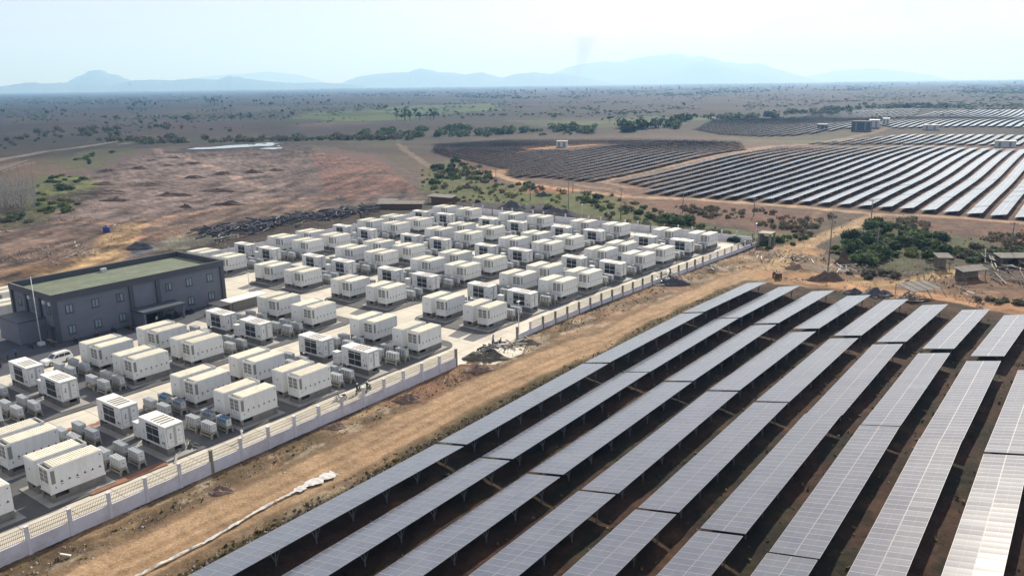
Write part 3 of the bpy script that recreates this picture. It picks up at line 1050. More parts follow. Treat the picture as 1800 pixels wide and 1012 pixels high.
def battery_parts(near):
    z0, z1 = ZP, ZP + HC
    b = MB()
    b.box(-BL / 2, -BW / 2, z0, BL / 2, BW / 2, z1, 0, skip='t')
    t = 0.07                                            # rim
    for a in ((-BL / 2, -BW / 2, BL / 2, -BW / 2 + t), (-BL / 2, BW / 2 - t, BL / 2, BW / 2), (-BL / 2, -BW / 2 + t, -BL / 2 + t, BW / 2 - t), (BL / 2 - t, -BW / 2 + t, BL / 2, BW / 2 - t)):
        b.box(a[0], a[1], z1, a[2], a[3], z1 + 0.05, 0)
    b.box(-BL / 2 + t, -BW / 2 + t, z1 - 0.30, -2.42, BW / 2 - t, z1 - 0.28, 1)
    for k in range(7):                                   # grille bars in the roof pit
        y = -BW / 2 + 0.25 + k * 0.32
        b.box(-BL / 2 + t, y, z1 - 0.27, -2.43, y + 0.10, z1 - 0.22, 1)
    for sx in (-1, 1):
        for sy in (-1, 1):                               # corner castings
            b.box(sx * BL / 2 - .09, sy * BW / 2 - .09, z0 - 0.004, sx * BL / 2 + .09 * (0.15 if sx > 0 else 1) - (0 if sx > 0 else 0.075), sy * BW / 2 + (.012 if sy > 0 else .078), z0 + .12, 0)
    bb = b
    b = MB()
    x0, x1 = -2.42, BL / 2 - t
    n = 19
    w = (x1 - x0) / n
    ya, yb = -BW / 2 + t - 0.02, BW / 2 - t + 0.02
    b.box(x0, ya, z1 - 0.28, x1, yb, z1 + 0.055)
    for k in range(n):
        b.box(x0 + k * w + w * 0.22, ya + .01, z1 + 0.055, x0 + k * w + w * 0.74, yb - .01, z1 + 0.125, skip='b')
    roof = b.mesh("roof", ['roof'])
    b = MB()
    xe = -BL / 2
    for k, (ya, yb) in enumerate(((-0.92, -0.10), (0.10, 0.92))):
        for (za, zb) in ((z0 + 1.28, z0 + 1.72), (z0 + 1.80, z0 + 2.24), (z0 + 2.32, z0 + 2.82)):
            b.box(xe - 0.02, ya, za, xe + .01, yb, zb, 0)
            for q in range(5):
                zz = za + (zb - za) * (q + 0.3) / 5
                b.box(xe - 0.035, ya, zz, xe - 0.02, yb, zz + 0.03, 0)
    grille = b.mesh("air_grille", ['grille', 'frame'])
    vent = []
    for ys in (-1, 1):
        b = MB()
        for (za, zb) in ((z0 + 1.20, z0 + 1.66), (z0 + 1.74, z0 + 2.2), (z0 + 2.28, z0 + 2.74)):
            y = ys * BW / 2
            b.box(-BL / 2 + 0.22, min(y, y + ys * .02), za, -BL / 2 + 0.62, max(y, y + ys * .02), zb, 0)
        b.box(-BL / 2 + 0.20, min(y, y + ys * .008), z0 + 1.18, -BL / 2 + 0.64, max(y, y + ys * .008), z0 + 2.76, 0)
        vent.append(b.mesh("side_vent", ['grille']))
    b = MB()
    y = -BW / 2 - 0.012
    tri = MB()
    for k in range(6):
        x = -1.75 + k * 0.86
        tri.face([(x - .17, y, z0 + 1.10), (x + .17, y, z0 + 1.10), (x, y, z0 + 1.40)])
    for x in (-1.75, 0.0):
        tri.face([(x - .14, y, z0 + 0.86), (x + .14, y, z0 + 0.86), (x + .14, y, z0 + 0.94), (x - .14, y, z0 + 0.94)])
    tri.face([(-2.5, y, z0 + .55), (-2.42, y, z0 + .55), (-2.42, y, z0 + .85), (-2.5, y, z0 + .85)])
    tri.face([(2.66, y, z0 + 2.62), (2.78, y, z0 + 2.62), (2.78, y, z0 + 2.78), (2.66, y, z0 + 2.78)])
    x = -BL / 2 - 0.012
    for yy, zz, w_, h_ in ((0.85, .98, .14, .16), (0.85, .62, .18, .10), (0.2, .92, .34, .06), (-0.35, .90, .34, .06), (0.8, .3, .1, .1)):
        tri.face([(x, yy + w_ / 2, z0 + zz), (x, yy - w_ / 2, z0 + zz), (x, yy - w_ / 2, z0 + zz + h_), (x, yy + w_ / 2, z0 + zz + h_)])
    x = BL / 2 + 0.012
    tri.face([(x, -.1, z0 + 1.7), (x, .1, z0 + 1.7), (x, .1, z0 + 1.95), (x, -.1, z0 + 1.95)])
    for f in tri.f:
        bb.face([tri.v[q] for q in f], 2)
    body = bb.mesh("body", ['white', 'grille', 'sign'])
    return [("plinth", plinth_mesh(BL, BW)), ("body", body), ("roof", roof), ("air_grille", grille), ("side_vent", vent[0]), ("side_vent", vent[1])]


BAT = battery_parts(True)


def pcs_parts():
    L, W = 6.06, 2.44                    # local x is the long axis, +x end carries the doors
    z0, z1 = ZP, ZP + 2.95
    b = MB()
    b.box(-L / 2, -W / 2, z0, L / 2, W / 2, z1 - 0.1, 0)
    for sx in (-1, 1):                   # corner posts
        for sy in (-1, 1):
            x, y = sx * (L / 2 - .06), sy * (W / 2 - .06)
            b.box(x - .08, y - .08, z0 - 0.005, x + .08, y + .08, z1 - .1, 0)
    for y in (-W / 2, W / 2):            # sills
        b.box(-L / 2 + .09, y - .03, z0 + .001, L / 2 - .09, y + .03, z0 + .14, 0)
    pb = b
    b = MB()
    zr = z1 - 0.1
    s0, s1 = -0.9, 2.1
    b.box(-L / 2 - .01, -W / 2 - .01, zr, s0, W / 2 + .01, z1)
    b.box(s1, -W / 2 - .01, zr, L / 2 + .01, W / 2 + .01, z1)
    b.box(s0, -W / 2 - .01, zr, s1, -W / 2 + .22, z1)
    b.box(s0, W / 2 - .22, zr, s1, W / 2 + .01, z1)
    p = (s1 - s0) / 4
    for k in range(4):
        xa = s0 + k * p
        b.box(xa + p * 0.64, -W / 2 + .22, zr, xa + p, W / 2 - .22, z1 + 0.02)
        b.face([(xa, -W / 2 + .22, zr + .02), (xa + p * .64, -W / 2 + .22, zr + .02), (xa + p * .64, W / 2 - .22, zr + .02), (xa, W / 2 - .22, zr + .02)], 2)
    roof = b.mesh("roof", ['roofw', 'grille', 'grille'])
    # louvres on both long sides
    out = [("plinth", plinth_mesh(L, W)), None, ("roof", roof)]
    y = -W / 2
    ya, yb = y - .035, y + .01
    for x0, x1 in ((-1.42, -0.06), (0.06, 1.42)):
        for za, zb, nn in ((z0 + 2.28, z0 + 2.56, 3), (z0 + 1.28, z0 + 2.18, 8), (z0 + .30, z0 + 1.16, 8)):
            b = MB()
            b.box(x0, ya, za, x1, yb, zb, 0)
            for q in range(nn):
                zz = za + (zb - za) * (q + .35) / nn
                b.box(x0 + .03, ya - .02, zz, x1 - .03, ya + .001, zz + .025, 0)
            out.append(("louvre", b.mesh("louvre", ['louvre'])))
    y = -W / 2 - .012
    for x, z, w_, h_ in ((-2.1, .9, .12, .3), (-2.25, 1.25, .16, .1), (2.05, 1.35, .1, .3), (2.2, .55, .3, .25), (2.6, .5, .18, .3), (2.5, 1.9, .1, .12)):
        pb.face([(x - w_ / 2, y, z0 + z), (x + w_ / 2, y, z0 + z), (x + w_ / 2, y, z0 + z + h_), (x - w_ / 2, y, z0 + z + h_)], 1)
    out[1] = ("body", pb.mesh("body", ['white', 'sign']))
    for sy in (-1, 1):
        b = MB()
        xe = L / 2
        ya, yb = (-1.10, -0.04) if sy < 0 else (0.04, 1.10)
        b.box(xe, ya, z0 + .16, xe + .03, yb, z1 - .22, 1)
        b.box(xe + .028, ya + .05, z0 + .22, xe + .05, yb - .05, z1 - .28, 0)
        mark = ((0.62, .22, .22),) if sy < 0 else ((0.5, .16, .22),)
        yc = (ya + yb) / 2
        zc = z0 + (1.95 if sy > 0 else 1.75)
        b.face([(xe + .054, yc - .13, zc), (xe + .054, yc + .13, zc), (xe + .054, yc, zc + .24)], 2)
        if sy < 0:
            for k in range(4):
                b.face([(xe + .054, yc - .16, zc - .5 + k * .11), (xe + .054, yc + .06, zc - .5 + k * .11), (xe + .054, yc + .06, zc - .43 + k * .11), (xe + .054, yc - .16, zc - .43 + k * .11)], 2)
        for k in (z0 + .75, z0 + 1.25):
            b.face([(xe + .054, yc - .22, k), (xe + .054, yc + .22, k), (xe + .054, yc + .22, k + .03), (xe + .054, yc - .22, k + .03)], 2)
        hb = MB()
        yh = yb - .12 if sy < 0 else ya + .12
        hb.bar((xe + .07, yh, z0 + .3), (xe + .07, yh, z1 - .4), .03)
        out.append(("door", b.mesh("door", ['white', 'grille', 'sign']), (0, 0, 0), 0.0, [("lock_rod", hb.mesh("lock_rod", ['steel']))]))
    return out


PCS = pcs_parts()


def cabinet_parts():
    b = MB()
    b.box(-.48, -.55, 0.32, .48, .55, 2.3)
    b.box(-.52, -.60, 2.3, .52, .60, 2.38)
    x = -.49
    b.face([(x, .1, 1.3), (x, -.1, 1.3), (x, 0, 1.5)], 1)
    b.face([(-.10, -.56, 1.3), (.10, -.56, 1.3), (0, -.56, 1.5)], 1)
    body = b.mesh("body", ['white', 'sign'])
    b = MB()
    for sx in (-1, 1):
        for sy in (-1, 1):
            b.box(sx * .46 - (.2 if sx > 0 else 0), sy * .52 - (.2 if sy > 0 else 0), 0, sx * .46 + (0 if sx > 0 else .2), sy * .52 + (0 if sy > 0 else .2), .32)
    return [("body", body), ("stand", b.mesh("stand", ['plinth']))]


CAB = cabinet_parts()


def cooler_parts():
    b = MB()                          # long axis local y
    b.box(-.36, -1.18, .88, .36, 1.18, 1.90, 1)
    for k in range(6):
        y = -1.17 + k * .392
        b.box(-.44, y + .05, .93, .44, y + .235, 2.0, 0)
    b.box(-.37, -1.205, .92, .37, -1.18, 1.90, 0)
    b.box(-.37, 1.18, .92, .37, 1.205, 1.90, 0)
    b.face([(-.08, -1.207, 1.4), (.08, -1.207, 1.4), (.08, -1.207, 1.52), (-.08, -1.207, 1.52)], 2)
    body = b.mesh("finned_body", ['cooler', 'cooler_core', 'sign'])
    b = MB()
    b.box(-.45, -1.30, .62, .45, 1.30, .88)
    for sy in (-1, 1):
        for sx in (-1, 1):
            xo, xi = sx * .58, sx * .40
            y0, y1 = (sy * 1.30, sy * 1.05)
            ya, yb = min(y0, y1), max(y0, y1)
            k = len(b.v)
            top = .62
            b.v.extend([(xo, ya, 0), (xo - sx * .2, ya, 0), (xo - sx * .2, yb, 0), (xo, yb, 0), (sx * .44, ya, top), (sx * .24, ya, top), (sx * .24, yb, top), (sx * .44, yb, top)])
            for q in ((0, 1, 5, 4), (1, 2, 6, 5), (2, 3, 7, 6), (3, 0, 4, 7)):
                b.f.append(tuple(k + i for i in q))
                b.m.append(0)
    for sx in (-1, 1):
        b.box(sx * .50 - .05, -1.05, .22, sx * .50 + .05, 1.05, .42)
    return [("finned_body", body), ("stand", b.mesh("stand", ['stand']))]


COOL = cooler_parts()

_q = lambda L, f: [round(a * f, 2) for a in L]
COLX1 = _q([24.7, 34.7, 59.65, 69.65, 95.2], .991)
ROWY1 = _q([90.2, 101.0, 117.6, 128.2], .991)
COLX2 = _q([113.9, 138.9, 148.7, 172.6, 182.5, 207.2], .991)
ROWY2 = _q([89.6, 100.2, 116.4, 127.4, 143.4, 154.4, 172.0, 182.6], .991)
PCSX1 = _q([48.55, 83.2], .996)
PCSX2 = _q([127.6, 162.0, 196.2], .996)
allx = COLX1 + COLX2
apr = MB()


def put(parts, name, x, y, z, label, cat, group, yaw=0.0, chk=3.5):
    wx_, wy_ = warp(x, y)
    if not seen([(wx_ + a, wy_ + c, z + d) for a in (-chk, chk) for c in (-chk, chk) for d in (0, 4)]):
        return None
    return spawn(parts, name, (wx_, wy_, z), yaw + wyaw(x, y), label, cat, group)


def containers(cols, rows, col0, row_phrase, side):
    for i, cx in enumerate(cols):
        for j, ry in enumerate(rows):
            for k in range(2):
                yy = ry + BW / 2 + k * 3.55
                lab = f"white {'front' if k == 0 else 'rear'} container of pair, {ORD[j + 1]} row from the wall, {ORD[i + 1]} column {side}"
                put(BAT, "battery_container", cx + BL / 2, yy, 0.21, lab, "container", "paired white battery containers", 0 if k == 0 else math.pi)
            c = [warp(*p) for p in ((cx - .75, ry - .75), (cx + BL + .75, ry - .75), (cx + BL + .75, ry + 6.15), (cx - .75, ry + 6.75))]
            apr.face([(p[0], p[1], .21) for p in c])
            for a, b_ in zip(c, c[1:] + c[:1]):
                apr.face([(a[0], a[1], .1), (b_[0], b_[1], .1), (b_[0], b_[1], .21), (a[0], a[1], .21)])


containers(COLX1, ROWY1, 0, '', 'before the gate road')
containers(COLX2, ROWY2, 5, '', 'beyond the gate road')
# pairs behind the grey building
for i, cx in enumerate((59.0, 64.8)):
    pass
BEH = [(60.5, 169.6), (66.0, 181.0)]
for i, (cx, ry) in enumerate(BEH):
    for k in range(2):
        put(BAT, "battery_container", cx + BL / 2, ry + BW / 2 + k * 3.55, .02, f"white {'front' if k == 0 else 'rear'} container of the {'nearer' if i == 0 else 'farther'} pair left behind the grey building", "container", "paired white battery containers", 0 if k == 0 else math.pi)


def pcs_block(cols, rows, gate):
    for i, px in enumerate(cols):
        for j, ry in enumerate(rows):
            off = 0.1
            put(PCS, "inverter_container", px + 1.22, ry + 3.03 + off, 0.21, f"white louvred inverter container, {ORD[j + 1]} row from the wall, {ORD[i + 1]} louvred column {gate} the gate road", "container", "louvred inverter containers", -math.pi / 2)
            c = [warp(*p) for p in ((px - .9, ry - 1.1), (px + 3.3, ry - 1.1), (px + 3.3, ry + 6.6), (px - .9, ry + 6.6))]
            apr.face([(p[0], p[1], .21) for p in c])
            for a, b_ in zip(c, c[1:] + c[:1]):
                apr.face([(a[0], a[1], .1), (b_[0], b_[1], .1), (b_[0], b_[1], .21), (a[0], a[1], .21)])
            if j % 2 == 0:
                put(CAB, "control_cabinet", px + 1.1, ry + 8.6, 0.13, f"white upright cabinet between rows {ORD[j + 1]} and {ORD[j + 2]}, {ORD[i + 1]} louvred column {gate} the gate road", "cabinet", "white control cabinets", 0, 1)
            for s, dxs in (('left', (-5.6, -3.3)), ('right', (6.75, 9.0))):
                for a, dx in enumerate(dxs):
                    for q, dy in enumerate((1.3, 4.85)):
                        corner = ('near' if q == 0 else 'far') + '-' + ('left' if a == 0 else 'right')
                        o = put(COOL, "cooling_unit", px + dx, ry + dy + off, 0.13, f"{corner} finned cooler of four {s} of row {ORD[j + 1]}, louvred column {ORD[i + 1]}, {gate} gate road", "cooler", "finned cooling units on stands", 0, 1.5)
                        # tarpaulins still lying on a few of them
                        if o and i == 0 and gate == 'before' and s == 'right' and a == 1 and j < 2:
                            tb = MB()
                            nx, ny = 6, 8
                            rs = random.Random(j * 7 + q)
                            for iy in range(ny):
                                for ix in range(nx):
                                    pass
                            grid = [[((ix / nx - .5) * 1.16, -1.24 + iy / ny * 1.7, (1.99 if 0 < ix < nx else 1.5) + rs.uniform(0, .05)) for ix in range(nx + 1)] for iy in range(ny + 1)]
                            for iy in range(ny):
                                for ix in range(nx):
                                    tb.face([grid[iy][ix], grid[iy][ix + 1], grid[iy + 1][ix + 1], grid[iy + 1][ix]])
                            tag(obj("tarpaulin", tb.mesh("tarpaulin", ['tarp' if (j + q) % 2 == 0 else 'tarpg'], True), None, o.location),
                                f"{'bright blue' if (j + q) % 2 == 0 else 'slate blue'} tarpaulin draped over the {corner} cooler of row {ORD[j + 1]}", "tarpaulin")


pcs_block(PCSX1, ROWY1, 'before')
pcs_block(PCSX2, ROWY2, 'beyond')
structure("apron_paving", apr.mesh("apron_paving", ['apron']))


# ------------------------------------------------------------------ boundary walls
def boundary(name, x0, x1, ysrc, step, zb, label, pier_mat, bay_from, low=-0.6, skip_pier=None):
    root = obj(name, None, None, (*warp((x0 + x1) / 2, ysrc), 0))
    ox, oy = root.location.x, root.location.y
    tag(root, label, "wall")
    n = int(round((x1 - x0) / step))
    xs = [x0 + (x1 - x0) * k / n for k in range(n + 1)]
    b = MB()
    t = .11
    for a, c in zip(xs[:-1], xs[1:]):
        m_ = (a + c) / 2
        for p, q in ((a, m_), (m_, c)):
            A, B = warp(p, ysrc), warp(q, ysrc)
            k = len(b.v)
            for X, Y in (A, B):
                for yy, zz in ((-t, low), (t, low), (t, zb), (-t, zb)):
                    b.v.append((X - ox, Y - oy + yy, zz))
            for f in ((0, 4, 7, 3), (1, 2, 6, 5), (3, 7, 6, 2)):
                b.f.append(tuple(k + i for i in f))
                b.m.append(0)
    obj("base_wall", b.mesh("base_wall", ['wallwhite']), root)
    pm = MB()
    pm.box(-.17, -.17, -.6, .17, .17, zb + 1.42)
    pm.box(-.21, -.21, zb + 1.42, .21, .21, zb + 1.48)
    pl = [pm.mesh("pillar", ['wallwhite']), pm.mesh("pillar", ['pier'])]
    w = (x1 - x0) / n
    r = MB()
    for z in (zb + .12, zb + .55, zb + .98, zb + 1.36):
        r.bar((.17, 0, z), (w - .17, 0, z), .035, .035)
    nb = 22
    for k in range(1, nb):
        x = .2 + (w - .4) * k / nb
        r.bar((x, 0, zb + .06), (x, 0, zb + 1.40), .022, .022)
    rm = r.mesh("railing", ['rail'])
    for k, x in enumerate(xs):
        X, Y = warp(x, ysrc)
        obj("pillar", pl[pier_mat(k, x)], root, (X - ox, Y - oy, 0), wyaw(x, ysrc))
        if k < n and x >= bay_from:
            X2, Y2 = warp(xs[k + 1], ysrc)
            obj("railing", rm, root, (X - ox, Y - oy, 0), math.atan2(Y2 - Y, X2 - X))
    return root


boundary("boundary_wall", 11.9, 94.8, 81.35, 4.15, 1.55, "lilac white wall with railings along the dirt road, left of the gate opening", lambda k, x: 1 if abs(x - 49.3) < 1 or x > 93 else 0, 0)
boundary("boundary_wall", 112.0, 220.6, 81.35, 4.18, 0.95, "low white wall with olive pillars along the dirt road, right of the gate opening", lambda k, x: 0 if (k == 1 or x > 190) else 1, 113)


def plain_wall(name, pts, h, label, pil):
    root = obj(name, None, None, (pts[0][0], pts[0][1], 0))
    tag(root, label, "wall")
    ox, oy = pts[0][0], pts[0][1]
    b = MB()
    for p, q in zip(pts[:-1], pts[1:]):
        b.bar((p[0] - ox, p[1] - oy, h / 2 - .2), (q[0] - ox, q[1] - oy, h / 2 - .2), .22, h + .4)
    obj("wall_panel", b.mesh("wall_panel", ['wallwhite']), root)
    pm = MB()
    pm.box(-.19, -.19, -.5, .19, .19, h + pil)
    me = pm.mesh("pillar", ['wallwhite'])
    me2 = pm.mesh("pillar", ['pier'])
    rail = MB()
    for p, q in zip(pts[:-1], pts[1:]):
        L = math.hypot(q[0] - p[0], q[1] - p[1])
        n = max(1, int(L / 4.2))
        for k in range(n):
            t = k / n
            obj("pillar", me if (k % 3) else me2, root, (p[0] + (q[0] - p[0]) * t - ox, p[1] + (q[1] - p[1]) * t - oy, 0))
        for z in (h + .35, h + .75, h + 1.1):
            rail.bar((p[0] - ox, p[1] - oy, z), (q[0] - ox, q[1] - oy, z), .05, .05)
    obj("railing", rail.mesh("railing", ['pier']), root)


plain_wall("boundary_wall", [(221.8, 77.5), (222.6, 110), (223, 146), (223.3, 190)], 1.9, "pale lilac wall with bare pillars closing the far end of the yard", 1.2)
plain_wall("boundary_wall", [(222.5, 190.8), (170, 191.0), (115, 190.6), (60, 193.2), (20, 194)], 2.1, "pale lilac wall along the back of the yard below the scrap pipes", .35)

# booth frame at the far corner
b = MB()
for x in (0, 3.6):
    for y in (0, 3.2):
        b.box(x - .25, y - .25, 0, x + .25, y + .25, 3.6)
b.box(-.3, -.3, 3.6, 3.9, 3.5, 3.85)
b.box(3.7, .26, 0, 3.85, 2.9, 2.4)
r = obj("guard_booth", None, None, (219.2, 71.6, 0))
tag(r, "unfinished dark concrete booth frame at the far corner of the yard", "booth")
obj("frame", b.mesh("frame", ['pier']), r)
b = MB()
b.box(.26, 3.05, 0, 3.3, 3.2, 3.2)
obj("back_wall", b.mesh("back_wall", ['plinth']), r)


# ------------------------------------------------------------------ grey office building
def building():
    X0, X1, Y0, Y1, Hh = 62.9, 98.4, 149.5, 167.0, 9.1
    r = obj("office_building", None, None, (X0, Y0, 0))
    tag(r, "two storey grey office building with flat green roof and dark parapet", "building")
    b = MB()
    w, d = X1 - X0, Y1 - Y0
    b.box(.35, .35, 0, w - .35, d - .35, 7.86, 0)
    obj("wall", b.mesh("wall", ['bld']), r)
    b = MB()
    b.box(.3, .3, 7.863, w - .3, d - .3, 7.95)
    for k in range(1, 4):
        b.box(.31, d * k / 4 - .05, 7.95, w - .31, d * k / 4 + .05, 7.97)
    obj("roof", b.mesh("roof", ['bldroof']), r)
    b = MB()
    t = .3
    b.box(-.05, -.05, 7.86, w + .05, t, Hh)
    b.box(-.05, d - t, 7.86, w + .05, d + .05, Hh)
    b.box(-.05, t, 7.86, t, d - t, Hh)
    b.box(w - t, t, 7.86, w + .05, d - t, Hh)
    obj("parapet", b.mesh("parapet", ['bldtrim']), r)
    b = MB()
    for a in ((-.15, -.15, w + .15, .0), (-.15, d, w + .15, d + .15), (-.15, 0, 0, d), (w, 0, w + .15, d)):
        b.box(a[0], a[1], Hh, a[2], a[3] if a[3] > a[1] else a[1] + .15, Hh + .06)
    obj("parapet_cap", b.mesh("parapet_cap", ['pier']), r)
    pm = MB()
    pm.box(-.4, -.02, 0, .4, .5, 7.86)
    pmesh = pm.mesh("pilaster", ['bldtrim'])
    for x in (.4, 14.75, 20.3, w - .4):
        obj("pilaster", pmesh, r, (x, 0, 0))
    pm = MB()
    pm.box(-.02, -.4, 0, .45, .4, 7.86)
    pme = pm.mesh("pilaster", ['bldtrim'])
    for y in (5.6, 11.2, d - .45):
        obj("pilaster", pme, r, (0, y, 0))
    fm = MB()
    for (xa, xb, za, zb) in ((-.68, -.56, -.8, .8), (.56, .68, -.8, .8), (-.56, .56, .68, .8), (-.56, .56, -.8, -.68), (-.06, .06, -.68, .68)):
        fm.box(xa, -.10, za, xb, .02, zb)
    fm.box(-.78, -.16, -.9, .78, .02, -.8)
    fme = fm.mesh("window", ['bldtrim'])
    gm = MB()
    gm.box(-.56, -.035, -.68, -.06, -.02, .68)
    gm.box(.06, -.035, -.68, .56, -.02, .68)
    gme = gm.mesh("pane", ['pane'])
    op = MB()
    op.box(.06, -.035, -.68, .56, -.02, .68)
    opm = op.mesh("pane", ['pane'])
    k = 0
    for z in (5.9, 1.92):
        for X in (65.85, 70.65, 75.45, 85.6, 90.2, 95.05):
            f = obj("window", fme, r, (X - X0, .35, z))
            obj("pane", opm if (z > 5 and X in (75.45, 85.6)) else gme, f)
            k += 1
    for y in (2.6, 8.4, 14.2):
        f = obj("window", fme, r, (.35, y, 5.9), -math.pi / 2)
        obj("pane", gme, f)
    # entrance canopy
    b = MB()
    b.box(14.2, -4.4, 2.75, 23.2, .36, 3.15)
    obj("canopy", b.mesh("canopy", ['bldtrim']), r)
    b = MB()
    b.box(14.4, -4.2, 0, 14.8, .3, 2.75)
    obj("canopy_wall", b.mesh("canopy_wall", ['bld']), r)
    b = MB()
    b.box(22.6, -4.2, 0, 22.9, -3.9, 2.75)
    obj("canopy_post", b.mesh("canopy_post", ['bld']), r)
    b = MB()
    b.box(17, .3, 0, 19.6, .42, 2.4)
    obj("entrance_door", b.mesh("entrance_door", ['carglass']), r)
    # ground floor annex on the camera end
    b = MB()
    b.box(-4.4, 4.6, 0, .34, 12.8, 4.0, 0)
    b.box(-4.5, 4.5, 4.0, .36, 12.9, 4.25, 1)
    obj("annex", b.mesh("annex", ['bld', 'bldtrim']), r)
    b = MB()
    b.box(.2, 1.2, 2.6, .36, 3.4, 2.75)
    b.box(-.9, 1.2, 2.75, .36, 3.6, 2.9)
    b.box(.26, 1.6, 0, .36, 2.9, 2.4)
    obj("side_door", b.mesh("side_door", ['bldtrim']), r)
    ac = MB()
    ac.box(-.3, -.4, 0, .05, .4, .65)
    acm = ac.mesh("air_conditioner", ['inv'])
    for y, z in ((3.8, 6.9), (1.5, 6.9), (9.7, 7.0)):
        obj("air_conditioner", acm, r, (.3, y, z))
    b = MB()
    b.box(17.2, d - 1.9, 7.95, 18.3, d - 1.2, 8.7)
    obj("roof_unit", b.mesh("roof_unit", ['inv']), r)


building()

# low store with a pale flat roof beyond the office
r = obj("equipment_store", None, None, (93.0, 140.6, 0))
tag(r, "low grey store with pale flat roof beside the office building", "store")
b = MB()
b.box(0, 0, 0, 9.0, 3.0, 2.1)
obj("wall", b.mesh("wall", ['plinth']), r)
b = MB()
b.box(-.2, -.2, 2.1, 9.2, 3.2, 2.28)
obj("roof", b.mesh("roof", ['roofw']), r)
r = obj("carport", None, None, (89.6, 138.6, 0))
tag(r, "small dark open shelter at the corner of the office building", "shelter")
b = MB()
b.box(0, 0, 2.3, 3.0, 4.6, 2.45)
obj("roof", b.mesh("roof", ['dark']), r)
pm = MB()
pm.box(-.06, -.06, 0, .06, .06, 2.3)
pme = pm.mesh("post", ['dark'])
for x in (.1, 2.9):
    for y in (.1, 4.5):
        obj("post", pme, r, (x, y, 0))


# ------------------------------------------------------------------ solar tables
TILT = rad(11.8)
MW, MH = 1.136, 2.36


def panel_mesh(L, seed, near=True):
    rs = random.Random(seed)
    b = MB()
    n = int(round(L / MW))
    w = L / n
    ct, st = math.cos(TILT), math.sin(TILT)
    zl = 1.1
    for i in range(n):
        for r_ in range(2):
            x0, x1 = -L / 2 + i * w + .008, -L / 2 + (i + 1) * w - .008
            s0, s1 = r_ * (MH + .02), r_ * (MH + .02) + MH
            tx = rs.gauss(0, .0012)
            ty = rs.gauss(0, .0011)
            pts = []
            for x, s, sx, sy in ((x0, s0, -1, -1), (x1, s0, 1, -1), (x1, s1, 1, 1), (x0, s1, -1, 1)):
                dz = tx * sx * w / 2 + ty * sy * MH / 2
                # slope runs towards -y (high edge)
                pts.append((x, MH - s * ct, zl + s * st + dz))
            b.face(pts[::-1], 0, [(i + 0.0, r_ + 1.0), (i + 1.0, r_ + 1.0), (i + 1.0, r_ + 0.0), (i + 0.0, r_ + 0.0)])
    s1 = 2 * MH + .02
    lo, hi = (MH, zl), (MH - s1 * ct, zl + s1 * st)
    d = .045
    k = [(-L / 2, lo[0], lo[1] - .012), (L / 2, lo[0], lo[1] - .012), (L / 2, hi[0], hi[1] - .012), (-L / 2, hi[0], hi[1] - .012)]
    q = [(p[0], p[1], p[2] - d) for p in k]
    b.face(q, 1)
    for a, c in ((0, 1), (1, 2), (2, 3), (3, 0)):
        b.face([k[a], k[c], q[c], q[a]], 2)
    return b.mesh("panel_surface", ['panel', 'backsheet', 'steel']), hi


def table_parts(L, seed):
    me, hi = panel_mesh(L, seed)
    st = math.sin(TILT)
    ct = math.cos(TILT)
    pr = MB()
    for s in (.5, 1.75, 2.95, 4.2):
        y, z = MH - s * ct, 1.1 + s * st - .10
        pr.bar((-L / 2 + .2, y, z), (L / 2 - .2, y, z), .05, .08)
    sp = MB()
    yf, yr = MH - .8 * ct, MH - 3.9 * ct
    zf, zr = 1.1 + .8 * st - .16, 1.1 + 3.9 * st - .16
    sp.bar((0, yf, -.4), (0, yf, zf), .1)
    sp.bar((0, yr, -.4), (0, yr, zr), .1)
    sp.bar((0, yf + .5, zf - .09), (0, yr - .6, zr + .11), .07, .1)
    sp.bar((0, yr, .35), (.0, yr + 1.2, zr - .28), .06)
    sp.bar((0, yr, .25), (.75, yr, zr), .05)
    sp.bar((0, yr, .25), (-.75, yr, zr), .05)
    sm = SUPPORT.get('m')
    if sm is None:
        sm = SUPPORT['m'] = sp.mesh("support_frame", ['steeld'])
    n = max(2, int(round(L / 5.2)))
    out = [("panel_surface", me), ("purlin", pr.mesh("purlin", ['steeld']))]
    for k in range(n):
        out.append(("support_frame", sm, (-L / 2 + L * (k + .5) / n, 0, 0)))
    return out


SUPPORT = {}
SEG = [(-1.9, 33.3), (33.9, 69.1), (69.7, 104.9), (105.5, 140.7), (141.3, 171.6)]
TPL = [[table_parts(b_ - a_, 50 * i + v) for v in range(3)] for i, (a_, b_) in enumerate(SEG)]
ROW0 = 63.15
cnt = 0
for k in range(10):
    ylow = ROW0 - 7.07 * k
    for i, (xa, xb) in enumerate(SEG):
        if i == 4:
            sh = [0, .3, .6, 1.0, 1.3, 1.6, 2.0, 2.4, 2.8, 3.2][k]
        else:
            sh = 0
        (ax, ay), (bx, by) = warp(xa + sh, ylow), warp(xb + sh, ylow)
        yaw = math.atan2(by - ay, bx - ax)
        cx, cy = (ax + bx) / 2, (ay + by) / 2 - MH
        if not seen([(x_, y_, z_) for x_ in (ax, cx, bx) for y_ in (cy - 2.4, cy + 2.4) for z_ in (0.8, 1.7)], 6):
            continue
        lab = f"tilted solar table, {ORD[k + 1]} row from the dirt road, {ORD[5 - i]} from the far end"
        o = spawn(TPL[i][(k * 2 + i) % 3], "solar_table", (cx, cy, 0), yaw, lab, "solar panel", "solar tables in the near field")
        rs = random.Random(k * 31 + i)
        o.rotation_euler = (rs.gauss(0, .004), rs.gauss(0, .004), yaw)
        if (k, i) in ((7, 2), (8, 2), (7, 1), (6, 1)):
            o.rotation_euler[1] -= rad(0.35)
        cnt += 1


# far fields: one object per row, following the swell of the land
TILTF = rad(8.6)


